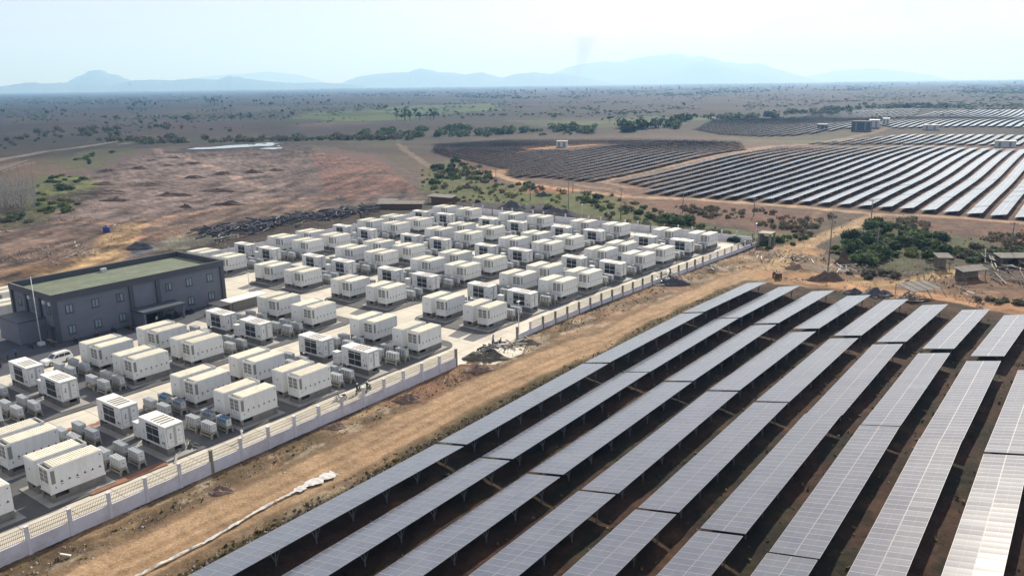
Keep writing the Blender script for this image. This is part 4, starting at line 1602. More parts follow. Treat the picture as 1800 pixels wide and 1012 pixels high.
def far_row(x0, x1, y, seed, lab, grp, kink=None):
    n = max(2, int((x1 - x0) / 18))
    xs = np.linspace(x0, x1, n + 1)
    b = MB()
    ct, st = math.cos(TILTF), math.sin(TILTF)
    s1 = 2 * MH
    cx, cy = (x0 + x1) / 2, y
    rs = random.Random(seed)
    for a, c in zip(xs[:-1], xs[1:]):
        za, zc = float(hfar(a, y)) + rs.gauss(0, .03), float(hfar(c, y)) + rs.gauss(0, .03)
        g = .25
        m_ = int((c - a) / MW)
        lo0, lo1 = (a + g - cx, 0, .85 + za), (c - g - cx, 0, .85 + zc)
        hi0, hi1 = (a + g - cx, -s1 * ct, .85 + s1 * st + za), (c - g - cx, -s1 * ct, .85 + s1 * st + zc)
        b.face([lo0, hi0, hi1, lo1][::-1], 0, [(0, 0), (0, 2), (m_, 2), (m_, 0)][::-1])
        dn = lambda p: (p[0], p[1], p[2] - .07)
        b.face([dn(lo0), dn(hi0), dn(hi1), dn(lo1)], 1)
        for p, q in ((lo0, lo1), (lo1, hi1), (hi1, hi0), (hi0, lo0)):
            b.face([p, q, dn(q), dn(p)], 2)
        for f in (.25, .75):
            xx = a + (c - a) * f - cx
            zz = za + (zc - za) * f
            b.bar((xx, -.9, zz - .6), (xx, -.9, zz + .9), .12, .12, 2)
            b.bar((xx, -3.8, zz - .6), (xx, -3.8, zz + 1.45), .12, .12, 2)
    o = obj("solar_row", b.mesh("solar_row", ['panel', 'backsheet', 'steel']), None, (cx, cy, 0))
    tag(o, lab, "solar panel", grp)
    return o


def diag_x(y):                     # where the sand track cuts the main far block
    return np.interp(y, [150, 175, 185, 192], [640, 590, 566, 540])


rowC = 0
for k in range(-5, 25):
    y = 27.3 + 7.0 * k
    if y > 186:
        break
    x0 = 306.5 - max(0, y - 60) * 0.055
    if y > 158:
        x0 = 318 + (y - 158) * .55
    x1 = float(np.interp(y, [-20, 20, 45, 75, 90, 117, 134, 171, 186], [575, 580, 588, 598, 616, 622, 601, 582, 562]))
    if not seen([(x0, y, 1), (x1, y, 1), ((x0 + x1) / 2, y, 1)], 0):
        continue
    rowC += 1
    far_row(x0, x1, y, k + 100, f"long gleaming solar row in the main far block, {ORD[rowC]} row from the right", "solar rows in the main far block")
nb_ = 0
for k in range(34):
    y = 196 + 6.9 * k
    x0 = float(np.interp(y, [190, 198, 222, 240, 262, 300, 320, 345, 375, 420], [330, 325, 330, 322, 350, 372, 385, 395, 416, 470]))
    x1 = float(np.interp(y, [190, 203, 234, 340, 420], [520, 545, 620, 586, 572]))
    nb_ += 1
    lab = f"dark solar row in the block left of the sand track, {ORD[nb_]} row from the track"
    if 292 < y < 330:
        far_row(x0, 462, y, 200 + k, lab.replace("in the block ", "") + ", camera end", "dark solar rows left of the sand track")
        far_row(530 if y < 318 else 505, x1, y, 240 + k, lab.replace("in the block ", "") + ", far end", "dark solar rows left of the sand track")
    else:
        far_row(x0, x1, y, 200 + k, lab, "dark solar rows left of the sand track")
nd = 0
for k in range(24):
    y = 205 + 7.0 * k
    x0 = float(np.interp(y, [200, 225, 250, 280, 324, 370], [850, 722, 693, 695, 735, 900]))
    x1 = float(np.interp(y, [200, 229, 300, 340, 370], [1120, 1345, 1250, 1160, 960]))
    nd += 1
    far_row(x0, x1, y, 300 + k, f"thin solar row in the remote block, {ORD[nd]} row behind the blue shed", "solar rows behind the blue shed")
ne = 0
for k in range(26):
    y = 20 + 7.0 * k
    x0 = float(np.interp(y, [20, 61, 100, 164, 200], [885, 876, 868, 835, 900]))
    x1 = float(np.interp(y, [20, 99, 164, 200], [1390, 1381, 1340, 1250]))
    if not seen([(x0, y, 1), (x1, y, 1)], 0):
        continue
    ne += 1
    far_row(x0, x1, y, 400 + k, f"bright thin solar row in the farthest right block, {ORD[ne]} row from the right", "solar rows in the farthest right block")
nf_ = 0
for k in range(24):
    y = 22 + 7.0 * k
    x0 = float(np.interp(y, [20, 43, 90, 130, 165, 185], [622, 632, 648, 650, 632, 630]))
    x1 = float(np.interp(y, [20, 53, 142, 171, 185], [775, 772, 762, 700, 660]))
    if not seen([(x0, y, 1), (x1, y, 1)], 0):
        continue
    nf_ += 1
    far_row(x0, x1, y, 500 + k, f"short solar row behind the main far block, {ORD[nf_]} row from the right", "short solar rows behind the main far block")


# inverter cabins and sheds in the solar park
def cabin(px, py, w, d, h, wallm, label, yaw=0.0, name="inverter_cabin", roofm='roofw'):
    x, y, _ = P(px, py)
    z = float(hfar(x, y))
    r = obj(name, None, None, (x, y, z), yaw)
    tag(r, label, "cabin" if 'cabin' in name else "shed")
    b = MB()
    b.box(-w / 2, -d / 2, .3, w / 2, d / 2, h)
    obj("wall", b.mesh("wall", [wallm]), r)
    b = MB()
    b.box(-w / 2 - .2, -d / 2 - .2, h, w / 2 + .2, d / 2 + .2, h + .25)
    obj("roof", b.mesh("roof", [roofm]), r)
    b = MB()
    b.box(-w / 2 - .15, -d / 2 - .15, -.6, w / 2 + .15, d / 2 + .15, .3)
    obj("plinth", b.mesh("plinth", ['plinth']), r)
    b = MB()
    for k in (-1, 1):
        b.box(-w / 2 - .05, k * d / 4 - .7, .5, -w / 2, k * d / 4 + .7, h - .8)
    obj("door", b.mesh("door", ['grille']), r)
    return r


cabin(988, 262, 3.2, 7.5, 4.4, 'inv', "white inverter cabin on the bare sand patch inside the dark solar block", .3)
cabin(1766, 262, 3, 12, 4.2, 'inv', "wide white inverter cabin at the back edge of the main far block")
cabin(1636, 229, 3, 13, 4.5, 'inv', "white inverter cabin between the two blocks on the far right")
cabin(1446, 226, 3, 9, 4.5, 'bluewall', "small dark blue cabin left of the blue shed in the solar park")
cabin(1514, 228, 13, 16, 8.5, 'bluewall', "large blue grey shed beside the sand track in the solar park", .1, "storage_shed", 'tin')
cabin(1536, 225, 8, 9, 7.5, 'inv', "white transformer block just right of the large blue shed", .1, "transformer_station")
cabin(1557, 221, 7, 6, 6.0, 'inv', "smaller white block right of the transformer block by the blue shed", .1, "transformer_station")
cabin(1254, 215, 3, 4, 3.5, 'inv', "tiny white hut at the left tip of the remote solar block", 0, "field_hut")
# white roofs on the horizon
for i, (px, py, w) in enumerate(((545, 158, 60), (560, 158, 36), (643, 153, 40), (652, 154, 22), (614, 157, 26))):
    cabin(px, py, 25, w, 9, 'inv', ["long white roofed hall on the horizon left of the middle hill", "shorter white hall next to the long one on the horizon", "pale block tower below the middle hill", "small pale hall right of the block tower", "faint pale hall between the two horizon groups"][i], .6, "distant_hall")


# ------------------------------------------------------------------ poles and lamps
def pole(px, py, h, label, kind='utility'):
    x, y, _ = P(px, py)
    r = obj("street_lamp" if kind == 'lamp' else ("flag_pole" if kind == 'flag' else "utility_pole"), None, None, (x, y, 0))
    tag(r, label, "lamp" if kind == 'lamp' else "pole", None)
    b = MB()
    if kind == 'lamp':
        b.tube((0, 0, 0), (0, 0, h), .09, .06, 8)
        obj("post", b.mesh("post", ['polew'], True), r)
        b = MB()
        b.box(-.45, -.16, h, .45, .16, h + .12)
        b.box(-.2, -.1, h - .12, .2, .1, h)
        obj("lamp_head", b.mesh("lamp_head", ['frame']), r)
    elif kind == 'flag':
        b.tube((0, 0, 0), (0, 0, h), .11, .06, 10)
        obj("post", b.mesh("post", ['polew'], True), r)
        b = MB()
        b.box(-.5, -.5, 0, .5, .5, .55)
        obj("base_block", b.mesh("base_block", ['inv']), r)
        b = MB()
        b.tube((0, 0, h), (0, 0, h + .18), .10, .05, 8)
        obj("finial", b.mesh("finial", ['polew']), r)
    else:
        b.tube((0, 0, -.3), (0, 0, h), .19, .12, 8)
        obj("post", b.mesh("post", ['pole'], True), r)
        b = MB()
        b.bar((-.1, -1.0, h - .5), (-.1, 1.0, h - .5), .12, .14)
        for q in (-.9, -.3, .3, .9):
            b.tube((-.1, q, h - .43), (-.1, q, h - .1), .06, .05, 6)
        obj("crossarm", b.mesh("crossarm", ['pole']), r)
    return r


pole(73, 606, 12.6, "tall white pole on a pale block in front of the office building's near end", 'flag')
pole(440, 524, 5.5, "slim yard lamp between the office building and the gate road", 'lamp')
pole(912, 590, 6.5, "white yard lamp beside the gate opening", 'lamp')
pole(1023, 385, 5, "pale lamp just behind the far yard wall", 'lamp')
pole(1327, 440, 7.4, "lamp with a white head beside the corner booth", 'lamp')
pole(1456, 470, 13.6, "tall utility pole at the rubble heap by the dark thicket")
pole(1531, 388, 7.0, "short dark utility pole where the two earth tracks meet")
pole(999, 378, 12.6, "tall pale pole behind the far wall of the yard")
pole(1091, 385, 10.5, "utility pole among the shrubs behind the far wall")
pole(872, 325, 7.5, "utility pole on the track left of the dark solar block")
pole(932, 352, 6.5, "utility pole left of the black gravel heaps")
pole(1007, 338, 5.5, "short pole beside the pale track in front of the dark solar rows")
pole(1200, 372, 7, "thin pole in the brown grass before the main far block")
pole(1325, 380, 6.5, "thin pole behind the corner booth in the brown grass")
pole(1776, 442, 8, "pole among grey brush near the right picture edge")
pole(1541, 445, 7, "thin pole inside the dark thicket")
pole(793, 292, 6, "pole at the left tip of the dark solar block")


# ------------------------------------------------------------------ vegetation
def leaf_blob(rs, n, rx, ry, rz, z0, size, b, m=0, hollow=0.55):
    for _ in range(n):
        while True:
            x, y, z = rs.uniform(-1, 1), rs.uniform(-1, 1), rs.uniform(-.7, 1)
            r2 = x * x + y * y + z * z
            if r2 <= 1 and r2 > hollow * hollow * rs.random():
                break
        c = Vector((x * rx, y * ry, z0 + z * rz))
        nrm = Vector((x + rs.gauss(0, .5), y + rs.gauss(0, .5), z + .4 + rs.gauss(0, .5))).normalized()
        t = nrm.orthogonal().normalized()
        t = Matrix.Rotation(rs.uniform(0, 6.28), 3, nrm) @ t
        u = nrm.cross(t)
        s = size * rs.uniform(.6, 1.4)
        b.face([c - t * s - u * s * .6, c + t * s - u * s * .7, c + t * s * .8 + u * s * .7, c - t * s * .7 + u * s * .6], m)


def bush_mesh(seed, w, h, n, mats, size=.28):
    rs = random.Random(seed)
    b = MB()
    k = rs.randint(4, 7)
    for i in range(k):
        a = rs.uniform(0, 6.28)
        d = rs.uniform(0, .55) * w
        q = rs.uniform(.45, 1.0)
        nv = len(b.v)
        nf = len(b.f)
        leaf_blob(rs, n // k, w * .42 * q, w * .42 * q, h * .42 * q, h * .42 * q, size, b, rs.randint(0, len(mats) - 1) if rs.random() < .5 else 0)
        ox, oy = math.cos(a) * d, math.sin(a) * d
        for vi in range(nv, len(b.v)):
            x, y, z = b.v[vi]
            b.v[vi] = (x + ox, y + oy, max(.0, z))
    return b.mesh("foliage", mats)


def stem_mesh(h, r=.09, n=3, seed=0):
    rs = random.Random(seed)
    b = MB()
    for k in range(n):
        a = rs.uniform(0, 6.28)
        b.tube((0, 0, -.3), (math.cos(a) * h * .3, math.sin(a) * h * .3, h * .7), r, r * .4, 5)
    return b.mesh("stem", ['trunk'])


BUSH = {
    'dark': [bush_mesh(i, 4.6, 3.8, 900, ['leafd', 'leaf', 'leafd'], .26) for i in range(3)],
    'green': [bush_mesh(10 + i, 3.2, 2.4, 520, ['leaf', 'leafd', 'leafy'], .22) for i in range(3)],
    'yellow': [bush_mesh(20 + i, 3.0, 1.7, 420, ['leafy', 'leaf', 'leafy'], .2) for i in range(3)],
    'dry': [bush_mesh(30 + i, 3.0, 1.9, 420, ['leafb', 'leafg', 'leafb'], .2) for i in range(3)],
    'grey': [bush_mesh(40 + i, 3.4, 2.3, 480, ['leafg', 'leafb', 'leafg'], .22) for i in range(3)],
}
STEM = stem_mesh(2.0)
WORD = {'dark': 'dark green', 'green': 'green', 'yellow': 'yellow green', 'dry': 'dry brown', 'grey': 'greyish'}


def bush(x, y, kind, s, label, group, rs):
    z = float(hfar(x, y)) - .1
    r = obj("bush", None, None, (x, y, z), rs.uniform(0, 6.28))
    sc = s * rs.uniform(.8, 1.25)
    r.scale = (sc, sc, sc * rs.uniform(.8, 1.15))
    tag(r, label, "bush", group)
    obj("foliage", rs.choice(BUSH[kind]), r)
    obj("stem", STEM, r)
    return r


def scatter(poly_px, n, kinds, s, where, seed, world=False):
    w = poly_px if world else [P(*p)[:2] for p in poly_px]
    xs, ys = [p[0] for p in w], [p[1] for p in w]
    rs = random.Random(seed)
    done = 0
    tries = 0
    while done < n and tries < n * 60:
        tries += 1
        x, y = rs.uniform(min(xs), max(xs)), rs.uniform(min(ys), max(ys))
        if not inpoly(np.array([x]), np.array([y]), w)[0]:
            continue
        k = rs.choice(kinds)
        bush(x, y, k, s, f"{WORD[k]} bush {where}", f"{WORD[k]} bushes {where}", rs)
        done += 1


scatter([(1475, 458), (1500, 415), (1530, 392), (1570, 395), (1610, 412), (1665, 420), (1665, 455), (1600, 470), (1530, 470)], 60, ['dark', 'dark', 'green', 'green', 'yellow'], 1.12, "in the dense thicket right of the track", 1)
scatter([(1450, 445), (1490, 420), (1500, 440), (1480, 452)], 5, ['green', 'yellow'], .8, "at the left edge of the thicket", 2)
scatter([(1490, 478), (1560, 478), (1590, 490), (1500, 492)], 9, ['grey', 'dry'], .8, "before the thicket beside the heap", 3)
scatter([(1640, 430), (1860, 440), (1860, 470), (1740, 462), (1650, 460)], 52, ['grey', 'grey', 'dry', 'green'], .85, "in the brush strip at the right", 4)
scatter([(755, 318), (770, 290), (800, 284), (850, 298), (858, 318), (820, 330), (770, 330)], 22, ['green', 'yellow', 'dark'], 1.0, "in the clump left of the dark solar block", 5)
scatter([(880, 320), (940, 325), (930, 345), (890, 345)], 8, ['green', 'yellow'], .9, "by the pole left of the gravel heaps", 6)
scatter([(1000, 345), (1100, 352), (1160, 370), (1320, 425), (1300, 432), (1180, 400), (1040, 372)], 44, ['green', 'green', 'dark', 'grey', 'yellow'], .72, "in the shrub belt behind the far wall", 7)
scatter([(1150, 378), (1200, 385), (1195, 398), (1150, 390)], 5, ['dark'], 1.1, "standing out dark in the shrub belt", 8)
scatter([(64, 325), (110, 306), (160, 312), (150, 326), (110, 340), (66, 345)], 20, ['yellow', 'green', 'dark'], .9, "in the upper green patch by the pole racks", 9)
scatter([(66, 350), (120, 350), (150, 362), (110, 380), (66, 378)], 20, ['yellow', 'yellow', 'green'], .9, "in the lower green patch by the pole racks", 10)
scatter([(0, 375), (60, 372), (60, 392), (0, 396)], 10, ['grey', 'green'], .9, "below the pole racks at the left", 11)
scatter([(110, 284), (150, 272), (200, 268), (190, 282), (120, 298)], 10, ['green', 'grey'], 1.0, "beyond the green patches at the left", 12)


def hedge(poly_px, n, size, mats, label, seed):
    w = [P(*p)[:2] for p in poly_px]
    xs, ys = [p[0] for p in w], [p[1] for p in w]
    rs = random.Random(seed)
    b = MB()
    k = 0
    while k < n:
        x, y = rs.uniform(min(xs), max(xs)), rs.uniform(min(ys), max(ys))
        if not inpoly(np.array([x]), np.array([y]), w)[0]:
            continue
        if float(fbm(np.array(x / 30.0 + seed), np.array(y / 30.0), 3)) < .44:
            k += .34
            continue
        k += 1
        q = size * rs.choice((.4, .6, .8, 1.0, 1.4))
        nv = len(b.v)
        leaf_blob(rs, 60, q * .8, q * .8, q * .55, q * .5, q * .17, b, rs.randint(0, len(mats) - 1))
        z0 = float(hfar(x, y)) - .2
        for vi in range(nv, len(b.v)):
            X, Y, Z = b.v[vi]
            b.v[vi] = (X + x, Y + y, Z + z0)
    tag(obj("hedge_scrub", b.mesh("hedge_scrub", mats)), label, "scrub", kind='stuff')


hedge([(230, 246), (400, 246), (470, 240), (620, 238), (700, 236), (730, 244), (600, 248), (400, 250), (250, 254)], 260, 3.2, ['leaf', 'leafg', 'leafb'], "ragged hedge scrub behind the pond", 13)
hedge([(620, 236), (820, 226), (900, 228), (1000, 222), (1050, 224), (1040, 233), (900, 236), (760, 238), (640, 242)], 260, 4.2, ['leaf', 'leafd'], "dark hedge line left of the solar park", 14)
hedge([(1080, 224), (1180, 216), (1215, 214), (1190, 228), (1100, 232)], 40, 7, ['leaf', 'leafd'], "scrub at the left tip of the remote solar block", 15)
hedge([(1220, 206), (1400, 198), (1560, 188), (1700, 184), (1700, 188), (1560, 194), (1400, 204), (1240, 214)], 220, 5.5, ['leaf', 'leafd', 'leafg'], "long hedge line behind the remote solar block", 16)
hedge([(0, 232), (200, 222), (420, 228), (430, 240), (200, 250), (0, 262)], 120, 4, ['leafg', 'leafb', 'leaf'], "sparse grey scrub on the brown land at the left", 17)
hedge([(740, 300), (800, 280), (860, 300), (880, 320), (1000, 335), (1120, 350), (1160, 372), (1330, 420), (1320, 436), (1200, 405), (960, 370), (800, 345), (740, 335)], 210, 1.4, ['leafg', 'leafb', 'leaf', 'leafy'], "low mixed scrub behind the far yard wall", 18)
hedge([(1180, 362), (1480, 378), (1445, 394), (1420, 420), (1340, 432), (1290, 400)], 260, 1.1, ['leafb', 'leafg', 'leafb'], "low dry brush on the brown land past the corner booth", 19)
hedge([(1560, 382), (1860, 400), (1860, 440), (1680, 430)], 260, 1.2, ['leafb', 'leafg', 'leafb'], "low dry brush on the brown land right of the thicket", 20)
scatter([(1340, 425), (1400, 415), (1430, 424), (1380, 438), (1340, 440)], 12, ['grey', 'green'], .7, "right of the corner booth", 17)
scatter([(700, 340), (760, 335), (850, 350), (840, 360), (780, 350)], 8, ['grey', 'dry'], .7, "near the tin shacks", 18)
scatter([(1640, 520), (1800, 530), (1860, 545), (1700, 525)], 14, ['dry', 'dry', 'grey'], .5, "in the waste ground right of the shelters", 19)


# palms and single trees of the plain
def palm_mesh(seed, h):
    rs = random.Random(seed)
    b = MB()
    for k in range(34):
        a = rs.uniform(0, 6.28)
        e = rs.uniform(-.7, 1.3)
        L = rs.uniform(1.5, 2.3) * h / 9
        d = Vector((math.cos(a) * math.cos(e), math.sin(a) * math.cos(e), math.sin(e)))
        t = d.orthogonal().normalized() * L * .42
        c = Vector((0, 0, h))
        b.face([c, c + d * L * .6 - t, c + d * L, c + d * L * .6 + t])
    crown = b.mesh("crown", ['leafd'])
    b = MB()
    b.tube((0, 0, -.5), (rs.uniform(-.3, .3), rs.uniform(-.3, .3), h), .32, .2, 6)
    return [("trunk", b.mesh("trunk", ['trunk'])), ("crown", crown)]


def tree_mesh(seed, h):
    rs = random.Random(seed)
    b = MB()
    for i in range(6):
        nv = len(b.v)
        q = rs.uniform(.5, 1)
        leaf_blob(rs, 55, h * .26 * q, h * .26 * q, h * .2 * q, h * rs.uniform(.5, .82), h * .055, b, rs.randint(0, 1))
        ox, oy = rs.gauss(0, h * .16), rs.gauss(0, h * .16)
        for vi in range(nv, len(b.v)):
            x, y, z = b.v[vi]
            b.v[vi] = (x + ox, y + oy, z)
    crown = b.mesh("crown", ['leafd', 'leaf'])
    b = MB()
    b.tube((0, 0, -.5), (0, 0, h * .6), h * .035, h * .02, 6)
    for k in range(3):
        a = rs.uniform(0, 6.28)
        b.tube((0, 0, h * .35), (math.cos(a) * h * .2, math.sin(a) * h * .2, h * .66), h * .018, h * .008, 5)
    return [("trunk", b.mesh("trunk", ['trunk'])), ("crown", crown)]


PALM = [palm_mesh(i, 10) for i in range(3)]
TREE = [tree_mesh(i, 9) for i in range(4)]


def trees(px0, px1, py0, py1, n, kinds, where, seed, s=1.0, gauss=False):
    rs = random.Random(seed)
    for _ in range(n):
        px, py = rs.uniform(px0, px1), rs.uniform(py0, py1)
        x, y, _z = P(px, py)
        kd = rs.choice(kinds)
        z = float(hfar(x, y)) if math.hypot(x, y) < 3500 else 0
        o = spawn(rs.choice(PALM if kd == 'palm' else TREE), "sugar_palm" if kd == 'palm' else "broadleaf_tree", (x, y, z), rs.uniform(0, 6.28),
                  f"distant {'palm with a round crown' if kd == 'palm' else 'leafy tree'} {where}", "tree", f"{'palms' if kd == 'palm' else 'trees'} {where}")
        q = s * rs.uniform(.75, 1.25)
        o.scale = (q, q, q)


trees(225, 290, 182, 195, 12, ['palm', 'tree'], "in the left grove below the pointed hill", 21, 1.2)
trees(370, 410, 184, 193, 9, ['palm'], "in the dense palm row left of the green field", 22, 1.35)
trees(420, 480, 182, 192, 9, ['palm', 'tree'], "just right of the dense palm row", 23, 1.2)
trees(480, 610, 176, 188, 16, ['palm', 'tree'], "between the palm row and the middle of the plain", 24, 1.2)
trees(330, 420, 172, 182, 10, ['tree', 'palm'], "in the loose grove beyond the palm row", 25, 1.4)
trees(0, 130, 188, 206, 14, ['palm', 'tree'], "on the brown plain at the far left", 26, 1.0)
trees(130, 350, 196, 222, 14, ['tree', 'palm'], "scattered on the brown plain left of centre", 27, .85)
trees(380, 520, 200, 214, 12, ['palm', 'tree'], "on the brown fields before the green strip", 28, .9)
trees(690, 765, 200, 214, 16, ['tree', 'palm'], "in the grove between dark field and hedge", 29, 1.1)
trees(600, 720, 186, 202, 12, ['palm', 'tree'], "along the green field in the middle", 30, .9)
trees(860, 985, 158, 168, 18, ['palm', 'tree'], "in the middle far grove", 31, 1.5)
trees(985, 1110, 158, 167, 18, ['palm', 'tree'], "in the far grove below the smoke", 32, 1.5)
trees(1110, 1200, 154, 163, 16, ['palm'], "in the far palm line below the big hill", 33, 1.7)
trees(1350, 1420, 152, 163, 18, ['palm', 'tree'], "in the dense grove right of the big hill", 34, 1.7)
trees(1280, 1350, 155, 164, 8, ['tree', 'palm'], "left of the dense right grove", 35, 1.4)
trees(1420, 1560, 150, 162, 10, ['tree', 'palm'], "scattered far right of the grove", 36, 1.4)
trees(1560, 1800, 144, 152, 12, ['tree'], "on the right horizon", 37, 2.2)
trees(760, 1250, 186, 218, 24, ['tree'], "low on the burnt plain in the centre", 38, .7)
trees(1250, 1800, 166, 190, 16, ['tree'], "low on the plain at the right", 39, .8)


# a far wood too dense to count
def belt(px0, px1, pyf, n, s, seed, depth):
    rs = random.Random(seed)
    b = MB()
    for _ in range(n):
        px = rs.uniform(px0, px1)
        py = pyf(px) + rs.uniform(-depth, depth)
        if float(fbm(np.array(px / 60.0 + seed), np.array(py / 6.0), 4)) < rs.uniform(.40, .62):
            continue
        x, y, _z = P(px, py)
        h = s * rs.uniform(.6, 1.3)
        w = h * rs.uniform(.8, 1.8)
        k = len(b.v)
        m = rs.randint(0, 1)
        for q in range(7):
            a = q / 7 * 6.28
            b.v.append((x + math.cos(a) * w * rs.uniform(.7, 1.1), y + math.sin(a) * w * rs.uniform(.7, 1.1), h * .25))
        for q in range(7):
            a = q / 7 * 6.28 + .4
            b.v.append((x + math.cos(a) * w * .75 * rs.uniform(.6, 1.1), y + math.sin(a) * w * .75 * rs.uniform(.6, 1.1), h * rs.uniform(.6, .85)))
        b.v.append((x + rs.uniform(-.3, .3) * w, y + rs.uniform(-.3, .3) * w, h))
        for q in range(7):
            z2 = (q + 1) % 7
            b.f.append((k + q, k + z2, k + 7 + z2, k + 7 + q))
            b.m.append(m)
            b.f.append((k + 7 + q, k + 7 + z2, k + 14))
            b.m.append(m)
    return b.mesh("far_wood", ['leafd', 'leaf'])


hor = lambda px: H0 + HS * px
tag(obj("far_wood", belt(-60, 1860, lambda p: hor(p) + 4.0, 4200, 11, 5, 2.4)), "hazy woodland belt along the foot of the horizon hills", "woodland", kind='stuff')
tag(obj("far_wood", belt(-60, 1860, lambda p: hor(p) + 15 + 5 * math.sin(p / 130.0), 4200, 6.0, 6, 8)), "scattered scrub woodland across the hazy middle plain", "woodland", kind='stuff')
tag(obj("far_scrub", belt(-60, 1860, lambda p: hor(p) + 45 + 8 * math.sin(p / 170.0), 2200, 1.7, 7, 22)), "low dark scrub dotted over the brown plain", "scrub", kind='stuff')
tag(obj("far_scrub", belt(-60, 1860, lambda p: hor(p) + 30, 9000, 2.6, 9, 25)), "continuous low green scrub covering the hazy plain", "scrub", kind='stuff')


# ------------------------------------------------------------------ heaps
def mound(cx, cy, rx, ry, h, m, seed, label, cat, name="earth_mound", yaw=0.0, group=None):
    nr, na = 12, 36
    vs, fs = [], []
    ca, sa = math.cos(yaw), math.sin(yaw)
    for i in range(nr + 1):
        t = i / nr
        for k in range(na):
            a = 2 * math.pi * k / na
            nz = float(fbm(np.array(2 + math.cos(a) * t * 2.2 + seed * 5.3), np.array(2 + math.sin(a) * t * 2.2 + seed * 1.7), 4)) - .5
            rr = t * (1 + .9 * (float(fbm(np.array(math.cos(a) * 1.1 + 9 + seed), np.array(math.sin(a) * 1.1 + 4), 3)) - .5))
            x, y = rx * rr * math.cos(a), ry * rr * math.sin(a)
            z = h * max(0, (1 - t ** 1.6)) * (1 + 2.2 * nz) + h * .25 * nz * (1 - t)
            vs.append((x * ca - y * sa, x * sa + y * ca, z - (.25 if i == nr else 0)))
    for i in range(nr):
        for k in range(na):
            k2 = (k + 1) % na
            fs.append((i * na + k, (i + 1) * na + k, (i + 1) * na + k2, i * na + k2))
    me = bpy.data.meshes.new(name)
    me.from_pydata(vs, [], fs)
    me.materials.append(M[m])
    o = obj(name, me, None, (cx, cy, 0.0))
    tag(o, label, cat, group)
    return o


def mpx(x, y, w, h, m, label, seed, name="earth_mound", cat="mound", asp=.5):
    A, B = P(x - w / 2, y), P(x + w / 2, y)
    c = P(x, y)
    L = math.hypot(B[0] - A[0], B[1] - A[1])
    yaw = math.atan2(B[1] - A[1], B[0] - A[0])
    return mound(c[0], c[1], L / 2, max(1.0, L / 2 * asp), h, m, seed, label, cat, name, yaw)


C8 = lambda x, y: (x / 3.6, 230 + y / 3.6)
ML = [((680, 255), 115, "dark earth mound, leftmost of the upper mounds on the cleared field"), ((880, 240), 110, "dark earth mound, second from left in the upper cleared field"),
      ((1060, 222), 90, "dark earth mound right of centre in the upper line"), ((1225, 208), 110, "long dark earth mound beside the pale field path"),
      ((960, 188), 80, "small dark mound near the far edge of the cleared field"), ((1110, 172), 90, "low dark mound below the pond's left tip"),
      ((1420, 275), 125, "tall dark mound just right of the field path"), ((1235, 299), 120, "low dark mound left of the tall one by the path"),
      ((1605, 263), 110, "dark mound right of the field path, first of two"), ((1745, 252), 95, "dark mound right of the field path, second of two"),
      ((700, 392), 270, "long low mound with green top across the cleared field"), ((960, 345), 190, "dark mound ridge joining the long green one"),
      ((1090, 408), 190, "dark ridge mound in the lower middle of the cleared field"), ((1365, 380), 215, "largest green topped mound on the cleared field"),
      ((745, 442), 160, "dark mound nearest the green patch, lower left"), ((1440, 468), 170, "dark mound nearest the scrap pipes"),
      ((650, 338), 150, "faint mound beside the upper green patch"), ((1175, 482), 60, "smallest earth mound in the lower cleared field")]
for i, ((x, y), w, lab) in enumerate(ML):
    px, py = C8(x, y)
    mpx(px, py, w / 3.6 * 1.25, 1.2 if w > 100 else .9, 'earth', lab, i, asp=.4)

mpx(1452, 492, 62, 1.7, 'earth', "brown earth heap beside the dirt road junction", 31, asp=.6)
mpx(1545, 517, 62, 1.0, 'gravel', "dark blue grey gravel heap beside the flattened shelter", 32, "gravel_heap", asp=.5)
mpx(1500, 515, 34, .7, 'gravel', "small dark gravel heap left of the larger one", 33, "gravel_heap", asp=.5)
mpx(1480, 462, 34, 2.2, 'earth', "steep earth heap under a white plastic edge at the thicket", 34, asp=.6)
mpx(1398, 472, 34, .8, 'earthr', "low dark soil heap behind the rusty machine", 35, asp=.6)
mpx(900, 372, 74, 2.6, 'gravel', "long black gravel heap behind the yard, left one", 36, "gravel_heap", asp=.45)
mpx(968, 380, 90, 2.8, 'gravel', "long black gravel heap behind the yard, right one", 37, "gravel_heap", asp=.45)
mpx(953, 345, 26, 2.0, 'gravel', "small black heap with a white spot among the shrubs", 38, "gravel_heap", asp=.5)
mpx(247, 435, 44, 1.4, 'gravel', "blue grey gravel heap beside the tan track behind the office", 39, "gravel_heap", asp=.6)
mpx(840, 650, 60, .8, 'earthr', "reddish rubble heap beside the gate opening", 40, "rubble_heap", "heap", .5)
mpx(858, 630, 84, 1.1, 'weedheap', "grey green debris heap in the gate opening", 41, "rubble_heap", "heap", .5)
mpx(925, 603, 50, .5, 'weedheap', "low dark soil bank at the gate lamp", 42, asp=.4)
mpx(715, 704, 56, .9, 'earthr', "reddish soil heap outside the wall near the gate", 43, "rubble_heap", "heap", .4)
mpx(590, 750, 44, .5, 'earthr', "flat orange soil patch outside the wall", 44, "rubble_heap", "heap", .45)
mpx(390, 863, 46, .5, 'earthr', "orange soil heap outside the wall at lower left", 45, "rubble_heap", "heap", .45)
mpx(1180, 500, 60, 1.0, 'gravel', "grey rubble heap under the right hand wall", 46, "rubble_heap", "heap", .35)
mpx(338, 787, 40, .5, 'gravel', "tangle of grey cable offcuts beside the louvred container", 47, "rubble_heap", "heap", .5)
mpx(820, 330, 30, 1.6, 'earth', "dusty earth heap behind the tin shacks", 48, asp=.5)


